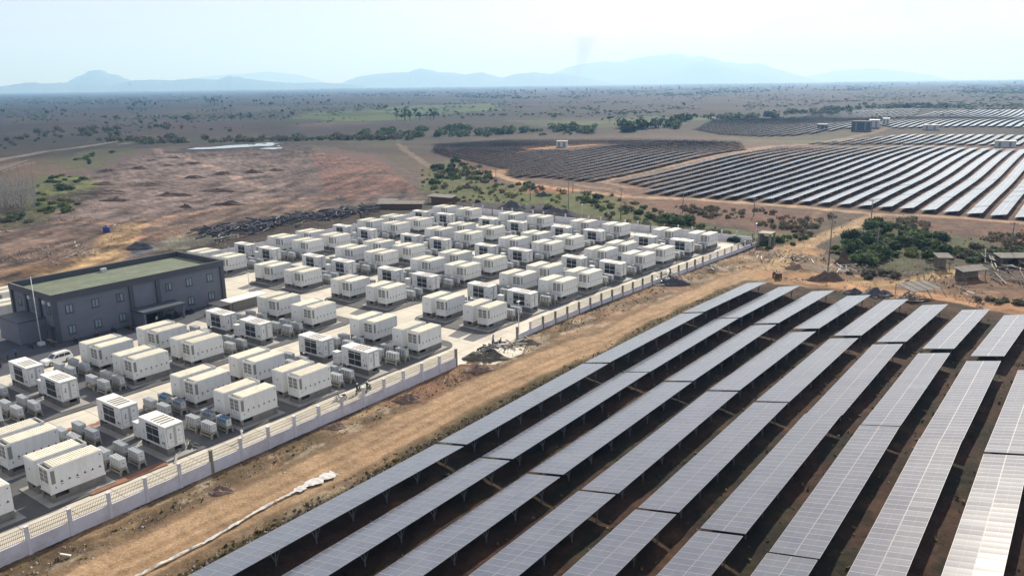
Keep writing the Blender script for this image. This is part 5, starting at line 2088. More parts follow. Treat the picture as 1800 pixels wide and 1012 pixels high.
def planks(px, py, n, spread, Lr, m, seed, label, name="plank_pile", cat="pile", z=.15, hgt=.8, th=.14):
    x, y, _ = P(px, py)
    rs = random.Random(seed)
    r = obj(name, None, None, (x, y, 0))
    tag(r, label, cat)
    b = MB()
    a0 = rs.uniform(0, 3.14)
    for _ in range(n):
        a = a0 + rs.gauss(0, .6)
        L = rs.uniform(*Lr)
        cx, cy = rs.gauss(0, spread), rs.gauss(0, spread * .6)
        zz = z + abs(rs.gauss(0, hgt * .4))
        t = rs.gauss(0, .12)
        b.bar((cx - math.cos(a) * L / 2, cy - math.sin(a) * L / 2, max(.05, zz - t * L)), (cx + math.cos(a) * L / 2, cy + math.sin(a) * L / 2, max(.05, zz + t * L)), rs.uniform(.10, .34), th, rs.randint(0, len(m) - 1))
        if n <= 20:
            obj("board", b.mesh("board", m), r)
            b = MB()
    if n > 20:
        obj("board", b.mesh("board", m), r)
    return r


planks(1345, 455, 9, 2.2, (1.5, 4), ['woodw', 'plastic', 'wood'], 1, "white broken boards on grey rubble by the corner booth")
planks(1405, 458, 26, 2.6, (1.5, 4), ['wood', 'woodw', 'rust', 'dark'], 2, "mixed scrap timber pile left of the tall utility pole")
planks(1475, 476, 16, 2.6, (1.5, 4.5), ['woodw', 'wood', 'plastic'], 3, "pale scrap boards at the foot of the steep heap")
planks(1770, 465, 40, 6.0, (2, 6), ['woodw', 'wood', 'tin', 'dark'], 4, "long pile of weathered boards at the right picture edge", hgt=2.6)
planks(1650, 470, 12, 3.5, (2, 4), ['wood', 'tin'], 5, "scattered boards before the small tin shelter")
planks(1600, 524, 18, 1.6, (2, 4.5), ['woodw', 'wood'], 6, "broken pale planks under the flattened shelter", hgt=.6)
planks(1720, 520, 5, 2.0, (1, 2.4), ['plastic'], 7, "white scraps lying on the brown waste ground")
planks(1780, 490, 7, 3.5, (4, 8), ['wood', 'tin', 'woodw'], 8, "flat sheets stacked at the right beside the shelters", hgt=.4)
planks(1180, 494, 22, 2.8, (1.5, 4), ['steel', 'rust', 'woodw', 'dark'], 9, "dark scrap frame pile under the right hand wall", hgt=1.2)
planks(1252, 476, 16, 2.6, (1, 3), ['plastic', 'wood', 'woodw'], 10, "pale rubbish heap where the wall steps down")
planks(862, 614, 18, 1.6, (1, 2.5), ['dark', 'tarpg', 'wood'], 11, "dark sacks and boards on the gate debris heap", hgt=1.4, th=.3)
planks(905, 607, 8, 1.6, (2, 4), ['wood', 'woodw'], 12, "loose planks beside the gate lamp")
planks(150, 447, 20, 2.6, (2, 5), ['woodw', 'wood'], 13, "pale timber stack behind the office building")
planks(145, 430, 8, 2.5, (2, 5), ['woodw', 'wood'], 14, "smaller timber stack beyond the pale one")
planks(12, 408, 8, 1.6, (2, 4), ['plastic', 'rust', 'dark'], 15, "white sheet over rusty scrap at the left edge")
planks(205, 398, 4, 1.2, (1, 2.4), ['plastic'], 16, "white scraps beside the blue tank on the tan track")
planks(120, 625, 0, 1, (1, 2), ['wood'], 17, "x") if False else None
planks(320, 792, 14, 1.1, (1, 2.2), ['steel', 'woodw'], 18, "tangled grey cables beside the louvred container", hgt=.5, th=.05)
planks(1395, 470, 6, 2.4, (1.2, 3), ['earthr', 'rust'], 19, "reddish broken slabs behind the rusty machine", hgt=.3)
planks(124, 974, 1, .3, (.6, 1), ['plastic'], 20, "single white scrap lying outside the wall at lower left", hgt=.1)
for i, (px, py) in enumerate(((1030, 415), (700, 360), (735, 352), (760, 362))):
    pass

for i, (px, py) in enumerate(((26, 671), (81, 699), (242, 781), (308, 803), (227, 763))):
    planks(px, py, 1, .1, (1.4, 2.2), ['plastic'], 60 + i, ["single white board lying by the leftmost coolers", "single white board left of the second louvred container", "single white board beside the front louvred container's plinth", "single white board in front of the front louvred container", "small white board between cabinet and coolers near the wall"][i], hgt=.1)

# scrap pipe field behind the yard: hundreds of dark tubes too many to count one by one
b = MB()
rs = random.Random(77)
path_ = [P(375, 412), P(440, 400), P(520, 385), P(590, 378), P(640, 368)]
for _ in range(520):
    i = rs.randint(0, 3)
    t = rs.random()
    p, q = path_[i], path_[i + 1]
    x, y = p[0] + (q[0] - p[0]) * t + rs.gauss(0, 4.0), p[1] + (q[1] - p[1]) * t + rs.gauss(0, 5.0)
    if y < 197:
        continue
    a = rs.choice((0, 1.57, .8)) + rs.gauss(0, .15)
    L = rs.uniform(2.5, 7)
    z = rs.uniform(.15, 1.1)
    d = Vector((math.cos(a), math.sin(a), rs.gauss(0, .06)))
    c = Vector((x, y, z))
    b.tube(c - d * L / 2, c + d * L / 2, rs.uniform(.12, .30), None, 6, rs.randint(0, 2))
M['pipe'] = mat("dark_pipe", (0.040, 0.044, 0.060), 0.9, .2, 1.0, spec=.1)
M['pipe2'] = mat("slate_pipe", (0.058, 0.062, 0.080), 0.9, .2, 1.0, spec=.1)
tag(obj("scrap_pipes", b.mesh("scrap_pipes", ['pipe', 'pipe2', 'dark'])), "jumble of dark blue pipes and frames lying behind the back wall", "pipe heap", kind='stuff')
planks(455, 402, 10, 2.5, (3, 6), ['woodw', 'tin'], 21, "pale sheets leaning before the scrap pipes")
planks(395, 420, 10, 3, (3, 7), ['woodw', 'wood'], 22, "cream boards at the left end of the scrap pipes")
planks(520, 396, 8, 3, (2, 6), ['woodw', 'wood'], 23, "cream boards between scrap pipes and back wall")
planks(615, 376, 10, 3, (3, 6), ['wood', 'tin', 'steel'], 24, "tipped grey frames at the right end of the scrap pipes", hgt=1.6)
planks(530, 378, 5, 3.5, (3, 7), ['woodw', 'wood'], 25, "flat tan boards behind the scrap pipes")


# racks of pale poles at the left
M['stick'] = mat("grey_stick", (0.24, 0.235, 0.22), 0.9, .3, 1.0, spec=.05)
def pole_rack(x, y, n, L, a, label, h):
    r = obj("pole_rack", None, None, (x, y, 0))
    tag(r, label, "pole rack")
    rs = random.Random(int(x))
    b = MB()
    for k in range(n):
        o = rs.gauss(0, 2.2)
        z = h + rs.uniform(-.4, .5)
        aa = a + rs.gauss(0, .03)
        cx, cy = -math.sin(a) * o, math.cos(a) * o
        sh = rs.gauss(0, 1.5)
        b.tube((cx + math.cos(aa) * (sh - L / 2), cy + math.sin(aa) * (sh - L / 2), z), (cx + math.cos(aa) * (sh + L / 2), cy + math.sin(aa) * (sh + L / 2), z + rs.gauss(0, .3)), .08, .05, 5)
    obj("poles", b.mesh("poles", ['stick']), r)
    b = MB()
    for k in range(5):
        t = (k / 4 - .5) * L * .9
        for o in (-2.2, 2.2):
            X, Y = math.cos(a) * t - math.sin(a) * o, math.sin(a) * t + math.cos(a) * o
            b.tube((X, Y, -.2), (X, Y, h), .1, .08, 5)
        b.tube((math.cos(a) * t + math.sin(a) * 2.4, math.sin(a) * t - math.cos(a) * 2.4, h - .35), (math.cos(a) * t - math.sin(a) * 2.4, math.sin(a) * t + math.cos(a) * 2.4, h - .35), .1, .1, 5)
    obj("trestle", b.mesh("trestle", ['wood']), r)


def rack_px(p, q, n, label, h):
    A, B = P(*p, h), P(*q, h)
    L = math.hypot(B[0] - A[0], B[1] - A[1])
    pole_rack((A[0] + B[0]) / 2, (A[1] + B[1]) / 2, n, L, math.atan2(B[1] - A[1], B[0] - A[0]), label, h)


rack_px((-20, 285), (75, 268), 18, "rack of pale poles, nearest of the long upper line at left", 2.2)
rack_px((70, 268), (140, 260), 16, "rack of pale poles, middle of the long upper line at left", 2.2)
rack_px((135, 260), (205, 250), 16, "rack of pale poles, far end of the long upper line at left", 2.2)
rack_px((212, 254), (236, 251), 8, "short detached rack of pale poles near the cleared field", 2.0)
rack_px((-30, 338), (56, 327), 16, "rack of pale poles over grey sticks, lower left edge", 3.5)
rack_px((-10, 300), (50, 283), 8, "tilted rack of pale poles above the grey sticks", 3.0)
b = MB()
rs = random.Random(5)
for _ in range(420):
    px, py = rs.uniform(-20, 64), rs.uniform(322, 366)
    x, y, _z = P(px, py)
    h = rs.uniform(3, 9)
    b.tube((x, y, -.2), (x + rs.gauss(0, .6), y + rs.gauss(0, .6), h), .10, .03, 4)
tag(obj("dead_saplings", b.mesh("dead_saplings", ['stick'])), "thicket of bare grey saplings at the left picture edge", "saplings", kind='stuff')


# tin shacks behind the yard
def shack(px, py, w, d, h, yaw, label, open_=True):
    x, y, _ = P(px, py)
    r = obj("tin_shack", None, None, (x, y, 0), yaw)
    tag(r, label, "shack")
    b = MB()
    b.prism([(-w / 2 - .4, h), (w / 2 + .4, h + .55), (w / 2 + .4, h + .63), (-w / 2 - .4, h + .08)], -d / 2 - .4, d / 2 + .4)
    obj("roof", b.mesh("roof", ['tin']), r)
    b = MB()
    b.box(w / 2 - .12, -d / 2, 0, w / 2, d / 2, h + .3)
    if not open_:
        b.box(-w / 2, -d / 2, 0, w / 2 - .12, -d / 2 + .1, h)
        b.box(-w / 2, -d / 2 + .1, 0, -w / 2 + .1, d / 2 - 1.5, h)
    obj("wall", b.mesh("wall", ['rust' if not open_ else 'wood']), r)
    pm = MB()
    pm.box(-.07, -.07, 0, .07, .07, h)
    me = pm.mesh("post", ['wood'])
    n = max(2, int(d / 3))
    for k in range(n):
        obj("post", me, r, (-w / 2 + .1, -d / 2 + .1 + (d - .2) * k / (n - 1), 0))
    return r


shack(705, 366, 4, 17, 1.9, .55, "long open tin shack behind the scrap pipes", False)
shack(778, 357, 4, 11, 2.6, .1, "white roofed tin shack at the back corner of the yard", False)
shack(682, 360, 3, 7, 1.6, .4, "low rusty lean-to beyond the long tin shack")
shack(1655, 472, 2.8, 2.8, 3.0, .5, "small tin shelter with dark inside before the thicket")
shack(1705, 490, 2.2, 7, 2.2, .95, "long pale shelter on posts beside the waste ground")
shack(1785, 466, 3, 9, 2.2, .6, "ragged board shelter at the right picture edge")
# flattened greenhouse like shelter
x, y, _ = P(1612, 520)
r = obj("flattened_shelter", None, None, (x, y, 0), 1.0)
tag(r, "collapsed shelter with a slanting mesh roof on white planks", "shelter")
b = MB()
b.face([(-2.5, -4.2, 1.9), (2.2, -4.2, 2.7), (2.2, 4.2, 2.7), (-2.5, 4.2, 1.9)])
b.face([(-2.5, -4.2, 1.86), (-2.5, 4.2, 1.86), (2.2, 4.2, 2.66), (2.2, -4.2, 2.66)])
for k in range(5):
    yy = -4.2 + 8.4 * k / 4
    b.bar((-2.6, yy, 1.93), (2.3, yy, 2.76), .06, .06, 1)
obj("roof", b.mesh("roof", ['tin', 'wood']), r)
b = MB()
for yy in (-4, 0, 4):
    b.bar((2.1, yy, 0), (2.1, yy, 2.65), .12)
    b.bar((-3.6, yy - .4, .1), (-2.3, yy, 1.9), .16, .16)
obj("post", b.mesh("post", ['woodw']), r)


# ------------------------------------------------------------------ vehicles
def wheel_mesh(r, w):
    b = MB()
    b.tube((0, -w / 2, 0), (0, w / 2, 0), r, r, 18)
    t = b.mesh("tyre", ['rubber'], False)
    b = MB()
    b.tube((0, -w / 2 - .012, 0), (0, w / 2 + .012, 0), r * .6, r * .6, 14)
    return t, b.mesh("rim", ['steel'])


def suv(x, y, yaw, label, paint):
    r = obj("parked_car", None, None, (x, y, .008), yaw)
    tag(r, label, "car")
    L, W = 4.75, 1.86
    b = MB()
    low = [(-2.37, .42), (-2.30, .30), (2.28, .30), (2.37, .45), (2.36, .86), (2.10, 1.00), (1.02, 1.08), (-2.34, 1.10), (-2.38, .8)]
    b.prism(low, -W / 2, W / 2)
    k = len(b.v)
    pr0 = [(1.05, 1.07), (.35, 1.66), (.15, 1.76), (-1.75, 1.78), (-2.12, 1.70), (-2.33, 1.09)]
    n = len(pr0)
    for sy in (-1, 1):
        for xx, zz in pr0:
            ins = (zz - 1.07) / .7 * .17
            b.v.append((xx, sy * (W / 2 - .03 - ins), zz))
    for i in range(n - 1):
        b.f.append((k + i, k + i + 1, k + n + i + 1, k + n + i)[::-1])
        b.m.append(0)
    b.f.append(tuple(k + i for i in range(n))[::-1])
    b.m.append(0)
    b.f.append(tuple(k + n + i for i in range(n)))
    b.m.append(0)
    body = obj("body", b.mesh("body", [paint]), r)
    g = MB()
    for sy in (-1, 1):
        def pt(xx, zz):
            ins = (zz - 1.07) / .7 * .17
            return (xx, sy * (W / 2 - .03 - ins + .012), zz)
        for q in (((.86, 1.14), (.34, 1.58), (-.02, 1.62), (-.02, 1.14)), ((-.08, 1.14), (-.08, 1.62), (-1.0, 1.64), (-1.0, 1.14)), ((-1.06, 1.14), (-1.06, 1.64), (-1.78, 1.64), (-2.05, 1.2))):
            p_ = [pt(*c) for c in q]
            g.face(p_ if sy < 0 else p_[::-1])
    obj("side_window", g.mesh("side_window", ['carglass']), r)
    g = MB()
    g.face([(1.02, -.72, 1.12), (1.02, .72, 1.12), (.40, .62, 1.64), (.40, -.62, 1.64)])
    obj("windscreen", g.mesh("windscreen", ['carglass']), r)
    g = MB()
    g.face([(-2.345, .70, 1.2), (-2.345, -.70, 1.2), (-2.17, -.6, 1.66), (-2.17, .6, 1.66)])
    obj("rear_window", g.mesh("rear_window", ['carglass']), r)
    t, rim = wheel_mesh(.37, .25)
    for xx in (-1.42, 1.42):
        for yy in (-.84, .84):
            w_ = obj("wheel", t, r, (xx, yy, .37))
            obj("rim", rim, w_)
    for yy in (-.68, .68):
        h = MB()
        h.box(2.30, yy - .2, .72, 2.385, yy + .2, .88)
        obj("headlight", h.mesh("headlight", ['steel']), r)
        h = MB()
        h.box(-2.395, yy - .12, .8, -2.33, yy + .12, 1.1)
        obj("tail_light", h.mesh("tail_light", ['red']), r)
    h = MB()
    for yy in (-.6, .6):
        h.bar((-1.7, yy, 1.83), (.1, yy, 1.81), .05)
    obj("roof_rail", h.mesh("roof_rail", ['steel']), r)


suv(57.6, 138.6, math.pi + .06, "white four wheel drive car parked behind the first louvred container", 'carwhite')
suv(49.2, 145.0, 2.6, "dark car cut by the left picture edge on the shaded forecourt", 'cardark')


def bike_meshes(seed, paint):
    b = MB()
    for x in (-.62, .62):
        nseg = 16
        for i in range(nseg):
            a0, a1 = 2 * math.pi * i / nseg, 2 * math.pi * (i + 1) / nseg
            b.bar((x + .25 * math.cos(a0), 0, .29 + .25 * math.sin(a0)), (x + .25 * math.cos(a1), 0, .29 + .25 * math.sin(a1)), .08, .08)
        b.tube((x, -.05, .29), (x, .05, .29), .09, .09, 8)
    wh = b.mesh("wheel", ['rubber'])
    b = MB()
    b.prism([(-.55, .45), (-.1, .30), (.25, .32), (.40, .75), (.50, .98), (.38, 1.0), (.22, .62), (-.1, .60), (-.78, .72), (-.80, .62)], -.11, .11, 0)
    b.bar((.62, 0, .29), (.42, 0, 1.0), .06)
    body = b.mesh("body", [paint])
    b = MB()
    b.prism([(-.70, .72), (-.05, .62), (.02, .70), (-.3, .78), (-.72, .80)], -.12, .12)
    seat = b.mesh("seat", ['rubber'])
    b = MB()
    b.bar((.40, -.34, 1.02), (.40, .34, 1.02), .035)
    b.tube((.47, 0, .92), (.53, 0, .92), .09, .07, 8)
    bar = b.mesh("handlebar", ['steeld'])
    return [("wheel", wh), ("body", body), ("seat", seat), ("handlebar", bar)]


BK = [bike_meshes(0, 'cardark'), bike_meshes(1, 'red'), bike_meshes(2, 'blue')]


def bike(x, y, yaw, v, label):
    z = .008
    r = spawn(BK[v], "motorbike", (x, y, z), yaw, label, "motorbike", None)
    r.rotation_euler = (.12, 0, yaw)
    return r


R1 = lambda x, y: (x / 3.6, 380 + y / 3.6)
names_b = [((480, 800), 0, "dark motorbike below the leftmost ground floor window"), ((330, 825), 0, "dark motorbike at the building corner nearest the pole"),
           ((195, 835), 0, "lone motorbike left of the white pole's base"), ((720, 730), 2, "blue motorbike behind the first container pair"),
           ((800, 715), 0, "dark motorbike left of the entrance canopy, first of two"), ((830, 720), 1, "red motorbike left of the entrance canopy"),
           ((610, 765), 1, "red motorbike between the second and third windows"), ((1065, 640), 0, "dark motorbike right of the canopy, nearest to it"),
           ((1120, 632), 1, "red motorbike right of the entrance canopy"), ((1190, 615), 0, "dark motorbike under the right hand windows, first of two"),
           ((1215, 610), 2, "blue motorbike under the right hand windows"), ((1310, 640), 0, "dark motorbike near the small dark shelter")]
for i, (p, v, lab) in enumerate(names_b):
    px, py = R1(*p)
    x, y, _ = P(px, py)
    y = min(y, 148.4) if x > 60 else y
    bike(x, y, math.pi / 2 + .2 * math.sin(i * 3.1), v, lab)
bike(77.2, 85.9, .35, 0, "dark motorbike ridden on the pale road by the wall, front one")
bike(78.6, 85.2, .3, 2, "blue motorbike ridden on the pale road by the wall, rear one")
bike(74.0, 86.2, 2.4, 0, "dark motorbike lying parked beside the coolers near the wall")

# blue tank on a trestle at the left
x, y, _ = P(22, 590)
r = obj("water_tank", None, None, (x, y, 0), .5)
tag(r, "dark blue round tank on a low cart beside the office annex", "tank")
b = MB()
b.tube((-.9, 0, 1.35), (.9, 0, 1.35), .85, .85, 20)
obj("drum", b.mesh("drum", ['blue'], False), r)
b = MB()
b.box(-1.0, -.6, .42, 1.0, .6, .56)
for xx in (-.8, .8):
    b.tube((xx, -.62, .28), (xx, -.5, .28), .28, .28, 12)
    b.tube((xx, .5, .28), (xx, .62, .28), .28, .28, 12)
obj("cart", b.mesh("cart", ['steeld']), r)
x, y, _ = P(188, 409)
r = obj("water_tank", None, None, (x, y, 0), .2)
tag(r, "deep blue tank standing beside the tan track on the cleared field", "tank")
b = MB()
b.tube((0, 0, 0), (0, 0, 1.8), 1.1, 1.1, 16)
b.tube((0, 0, 1.8), (0, 0, 2.2), 1.1, .4, 16)
obj("drum", b.mesh("drum", ['blue']), r)
b = MB()
b.tube((0, 0, 2.2), (0, 0, 2.35), .42, .42, 12)
obj("lid", b.mesh("lid", ['blue']), r)

# rusty tiller machine at the junction
x, y, _ = P(1366, 488)
r = obj("rusty_machine", None, None, (x, y, 0), .5)
tag(r, "rusty brown farm machine standing at the road junction", "machine")
b = MB()
b.box(-1.6, -.4, .5, 1.6, .4, .75)
b.box(-1.9, -.7, .4, -1.1, .7, 1.5)
b.box(.4, -.5, .75, 1.2, .5, 1.3)
obj("chassis", b.mesh("chassis", ['rust']), r)
b = MB()
for xx, rr in ((-1.3, .5), (.7, .7), (1.5, .45)):
    for yy in (-.75, .65):
        b.tube((xx, yy, rr), (xx, yy + .12, rr), rr, rr, 12)
obj("wheel", b.mesh("wheel", ['rust']), r)
b = MB()
b.bar((1.2, 0, 1.0), (2.3, 0, 1.5), .1)
b.bar((-.4, .3, .7), (-.2, .3, 1.9), .1)
obj("lever", b.mesh("lever", ['rust']), r)

# white sheet in the ditch
b = MB()
rs = random.Random(9)
pa = [P(*p)[:2] for p in [(235, 1018), (300, 985), (360, 955), (420, 920), (470, 890), (510, 870), (545, 852), (590, 833)]]
prev = None
N_ = 60
for i in range(N_ + 1):
    t = i / N_ * (len(pa) - 1)
    k = min(int(t), len(pa) - 2)
    f = t - k
    x, y = pa[k][0] + (pa[k + 1][0] - pa[k][0]) * f, pa[k][1] + (pa[k + 1][1] - pa[k][1]) * f
    w = (.10 + .16 * rs.random()) * (1 if i < 46 else 4.0)
    row = [(x + rs.gauss(0, .08), y + s * w + rs.gauss(0, .05), .16 + rs.uniform(0, .12) + (.08 if s == 0 else 0)) for s in (-1, 0, 1)]
    if prev:
        for q in range(2):
            b.face([prev[q], prev[q + 1], row[q + 1], row[q]])
    prev = row
tag(obj("plastic_sheet", b.mesh("plastic_sheet", ['plastic'], True)), "crumpled white plastic strip along the road side before the first solar row", "plastic sheet")


# ------------------------------------------------------------------ people
def person(x, y, z, yaw, label, top, bottom, pose='stand', helmet=None, lean=0.0):
    r = obj("person", None, None, (x, y, z), yaw)
    tag(r, label, "person")
    J = {}
    sit = pose in ('ride', 'crouch')
    hipz = {'stand': .90, 'ride': .80, 'crouch': .42}[pose]
    J['pelvis'] = (0, 0, hipz)
    fx = {'stand': .02, 'ride': .10, 'crouch': .22}[pose]
    J['belly'] = (fx * .3, 0, hipz + .16)
    J['chest'] = (fx, 0, hipz + .38)
    J['neck'] = (fx * 1.2, 0, hipz + .56)
    J['head'] = (fx * 1.35 + .01, 0, hipz + .66)
    J['crown'] = (fx * 1.35, 0, hipz + .76)
    E, Rr = [], {'pelvis': .15, 'belly': .14, 'chest': .16, 'neck': .065, 'head': .098, 'crown': .085}
    E += [('pelvis', 'belly'), ('belly', 'chest'), ('chest', 'neck'), ('neck', 'head'), ('head', 'crown')]
    for sd, s in (('l', 1), ('r', -1)):
        if pose == 'stand':
            kn, an, to = (.02, s * .10, .48), (-.02, s * .11, .08), (.14, s * .12, .04)
            el, wr = (-.02 + fx, s * .25, hipz + .18), (.06 + fx, s * .27, hipz - .06)
        elif pose == 'ride':
            kn, an, to = (.38, s * .20, .66), (.22, s * .18, .30), (.36, s * .18, .26)
            el, wr = (.22, s * .28, hipz + .22), (.46, s * .28, hipz + .24)
        else:
            kn, an, to = (.30, s * .16, .46), (.04, s * .14, .08), (.20, s * .15, .04)
            el, wr = (.32, s * .2, .50), (.48, s * .12, .36)
        J['hip' + sd] = (0, s * .10, hipz - .04)
        J['knee' + sd], J['ank' + sd], J['toe' + sd] = kn, an, to
        J['sho' + sd] = (fx, s * .19, hipz + .46)
        J['elb' + sd], J['wri' + sd] = el, wr
        d = Vector(wr) - Vector(el)
        d.normalize()
        J['palm' + sd] = tuple(Vector(wr) + d * .07)
        Rr.update({'hip' + sd: .10, 'knee' + sd: .065, 'ank' + sd: .045, 'toe' + sd: .04, 'sho' + sd: .065, 'elb' + sd: .045, 'wri' + sd: .032, 'palm' + sd: .036})
        E += [('pelvis', 'hip' + sd), ('hip' + sd, 'knee' + sd), ('knee' + sd, 'ank' + sd), ('ank' + sd, 'toe' + sd), ('chest', 'sho' + sd), ('sho' + sd, 'elb' + sd), ('elb' + sd, 'wri' + sd), ('wri' + sd, 'palm' + sd)]
        side = d.orthogonal().normalized()
        oth = d.cross(side)
        for fi, (off, L) in enumerate(((-.030, .075), (-.010, .085), (.010, .08), (.028, .065))):
            a = tuple(Vector(J['palm' + sd]) + d * .03 + side * off)
            m1 = tuple(Vector(a) + d * L * .55 + oth * .012)
            m2 = tuple(Vector(a) + d * L * .85 + oth * .035)
            n0, n1_, n2_ = f'f{fi}a{sd}', f'f{fi}b{sd}', f'f{fi}c{sd}'
            J[n0], J[n1_], J[n2_] = a, m1, m2
            Rr.update({n0: .010, n1_: .009, n2_: .008})
            E += [('palm' + sd, n0), (n0, n1_), (n1_, n2_)]
        J['t1' + sd] = tuple(Vector(wr) + d * .05 + side * .045)
        J['t2' + sd] = tuple(Vector(wr) + d * .095 + side * .06 + oth * .02)
        Rr.update({'t1' + sd: .012, 't2' + sd: .009})
        E += [('wri' + sd, 't1' + sd), ('t1' + sd, 't2' + sd)]
    names = list(J)
    idx = {n: i for i, n in enumerate(names)}
    me = bpy.data.meshes.new("body")
    me.from_pydata([J[n] for n in names], [(idx[a], idx[c]) for a, c in E], [])
    o = obj("body", me, r)
    sk = o.modifiers.new("skin", 'SKIN')
    o.modifiers.new("sub", 'SUBSURF').levels = 1
    o.modifiers["sub"].render_levels = 1
    if not me.skin_vertices:
        me.skin_vertices.new() if hasattr(me.skin_vertices, 'new') else None
    dat = me.skin_vertices[0].data
    for n in names:
        dat[idx[n]].radius = (Rr[n], Rr[n])
        dat[idx[n]].use_root = (n == 'pelvis')
    me.materials.append(M['skin'])
    dg = bpy.context.evaluated_depsgraph_get()
    ev = o.evaluated_get(dg)
    m2 = bpy.data.meshes.new_from_object(ev)
    o.modifiers.clear()
    o.data = m2
    m2.name = "body"
    m2.materials.clear()
    for k in ('skin', top, bottom):
        m2.materials.append(M[k])
    handx = {sd: Vector(J['palm' + sd]) for sd in 'lr'}
    for p in m2.polygons:
        c = p.center
        near_hand = min((c - handx['l']).length, (c - handx['r']).length) < .12
        legs = min(min((c - Vector(J[k + sd])).length for k in ('knee', 'ank', 'toe')) for sd in 'lr') < .22 or c.z < hipz - .02
        if near_hand or c.z > hipz + .57:
            p.material_index = 0
        elif legs and not (pose == 'ride' and c.z > hipz + .1):
            p.material_index = 2
        else:
            p.material_index = 1
        p.use_smooth = True
    hx, hy, hzz = J['head']
    b = MB()
    # hair or helmet: cap over the skull, open at the face
    rs_, n = (.115 if helmet is None else .15), 8
    for i in range(5):
        for k in range(10):
            pass
    rings = []
    for i in range(6):
        ph = math.pi / 2 - i * math.pi / 2 / 4.2
        ring = []
        for k in range(12):
            a = 2 * math.pi * k / 12
            zz = math.sin(ph)
            if math.cos(a) > .5 and i == 5:
                ph2 = math.pi / 2 - 4 * math.pi / 2 / 4.2
            else:
                ph2 = ph
            ring.append((hx + rs_ * math.cos(ph2) * math.cos(a), hy + rs_ * math.cos(ph2) * math.sin(a), hzz + .03 + rs_ * math.sin(ph2)))
        rings.append(ring)
    for i in range(5):
        for k in range(12):
            k2 = (k + 1) % 12
            b.face([rings[i + 1][k], rings[i + 1][k2], rings[i][k2], rings[i][k]])
    obj("helmet" if helmet else "hair", b.mesh("hair", [helmet or 'hair'], True), r)
    b = MB()
    f = Vector((hx + .088, hy, hzz))
    b.tube(f + Vector((0, 0, -.005)), f + Vector((.022, 0, -.018)), .010, .014, 6, 0)
    for s in (-1, 1):
        b.tube(f + Vector((-.006, s * .034, .018)), f + Vector((.006, s * .034, .018)), .011, .009, 6, 1)
        b.tube(Vector((hx, s * .098, hzz - .01)), Vector((hx, s * .112, hzz - .01)), .026, .022, 6, 0)
    b.box(f.x - .006, -.025, f.z - .052, f.x + .004, .025, f.z - .045, 2)
    obj("face", b.mesh("face", ['skin', 'hair', 'red']), r)
    return r


person(53.5, 147.4, .008, -.6, "person in blue shirt and dark trousers standing left on the shaded forecourt", 'cloth_b', 'cloth_d')
person(55.0, 147.9, .008, -1.2, "person in pale blue top standing right of another on the forecourt", 'cloth_b', 'cloth_d')
person(77.0, 85.9, .05, .35, "helmeted rider in dark green on the front motorbike by the wall", 'cloth_g', 'cloth_d', 'ride', 'cloth_w')
person(78.4, 85.2, .05, .3, "second helmeted rider in dark green near the railing", 'cloth_g', 'cloth_g', 'ride', 'cloth_w')
x, y, _ = P(866, 616)
person(x, y, 1.0, -1.8, "person in dark clothes crouching left on the gate debris heap", 'cloth_d', 'cloth_d', 'crouch')
x, y, _ = P(878, 614)
person(x, y, 1.0, -1.2, "person in dark green standing right on the gate debris heap", 'cloth_g', 'cloth_d', 'crouch')
x, y, _ = P(1392, 462)
person(x, y, 0, -2.0, "person in dark clothes standing beside white boards at the junction", 'cloth_g', 'cloth_d')
x, y, _ = P(1448, 458)
person(x, y, 0, -2.2, "person with a pale hat near the tall utility pole", 'cloth_w', 'cloth_d', 'stand', 'cloth_w')
person(80.3, 146.3, .008, -1.4, "person in pale shirt standing under the entrance canopy", 'cloth_w', 'cloth_d')
person(84.6, 146.6, .008, -1.9, "person in dark clothes standing right of the entrance canopy", 'cloth_d', 'cloth_d')

# short white post by the wall
x, y, _ = P(426, 772)
r = obj("marker_post", None, None, (x, y, .13))
tag(r, "short white post standing by the coolers near the wall", "post")
b = MB()
b.tube((0, 0, 0), (0, 0, 1.0), .12, .12, 10)
obj("post", b.mesh("post", ['frame']), r)
b = MB()
b.tube((0, 0, 1.0), (0, 0, 1.25), .2, .1, 10)
obj("cap", b.mesh("cap", ['frame']), r)


# ------------------------------------------------------------------ weeds
def tufts(n, fn, h, mats, seed, label, size=.16):
    rs = random.Random(seed)
    b = MB()
    for _ in range(n):
        x, y = fn(rs)
        q = rs.uniform(.5, 1.5)
        m = rs.randint(0, len(mats) - 1)
        for k in range(3):
            a = rs.uniform(0, 6.28)
            dx, dy = math.cos(a) * size * q, math.sin(a) * size * q
            lx, ly = rs.gauss(0, .12), rs.gauss(0, .12)
            b.face([(x - dx, y - dy, -.15), (x + dx, y + dy, -.15), (x + dx * .6 + lx, y + dy * .6 + ly, h * q), (x - dx * .6 + lx, y - dy * .6 + ly, h * q * .8)], m)
    tag(obj("dry_grass", b.mesh("dry_grass", mats)), label, "grass", kind='stuff')


def _s1(rs):
    x = rs.uniform(25, 172)
    return warp(x, rs.uniform(62.8, 66.8) if rs.random() < .8 else rs.uniform(76, 80))


def _s2(rs):
    x = 20 + 155 * rs.random() ** .8
    k = rs.randint(0, 9)
    return warp(x, ROW0 - 7.07 * k + rs.uniform(-.3, 2.4))


def _s3(rs):
    while True:
        px, py = rs.uniform(1330, 1860), rs.uniform(378, 545)
        x, y, _z = P(px, py)
        if 190 < x < 300:
            return x, y


tufts(900, _s1, .10, ['straw', 'straw', 'leafb', 'leafg'], 1, "dry straw coloured grass along the dirt road", .15)
tufts(900, _s2, .10, ['straw', 'leafb', 'straw', 'leafg'], 2, "sparse dry weeds between the near solar rows", .14)
tufts(500, _s3, .16, ['straw', 'leafb', 'straw'], 3, "brown tufts over the rough field at the right", .2)


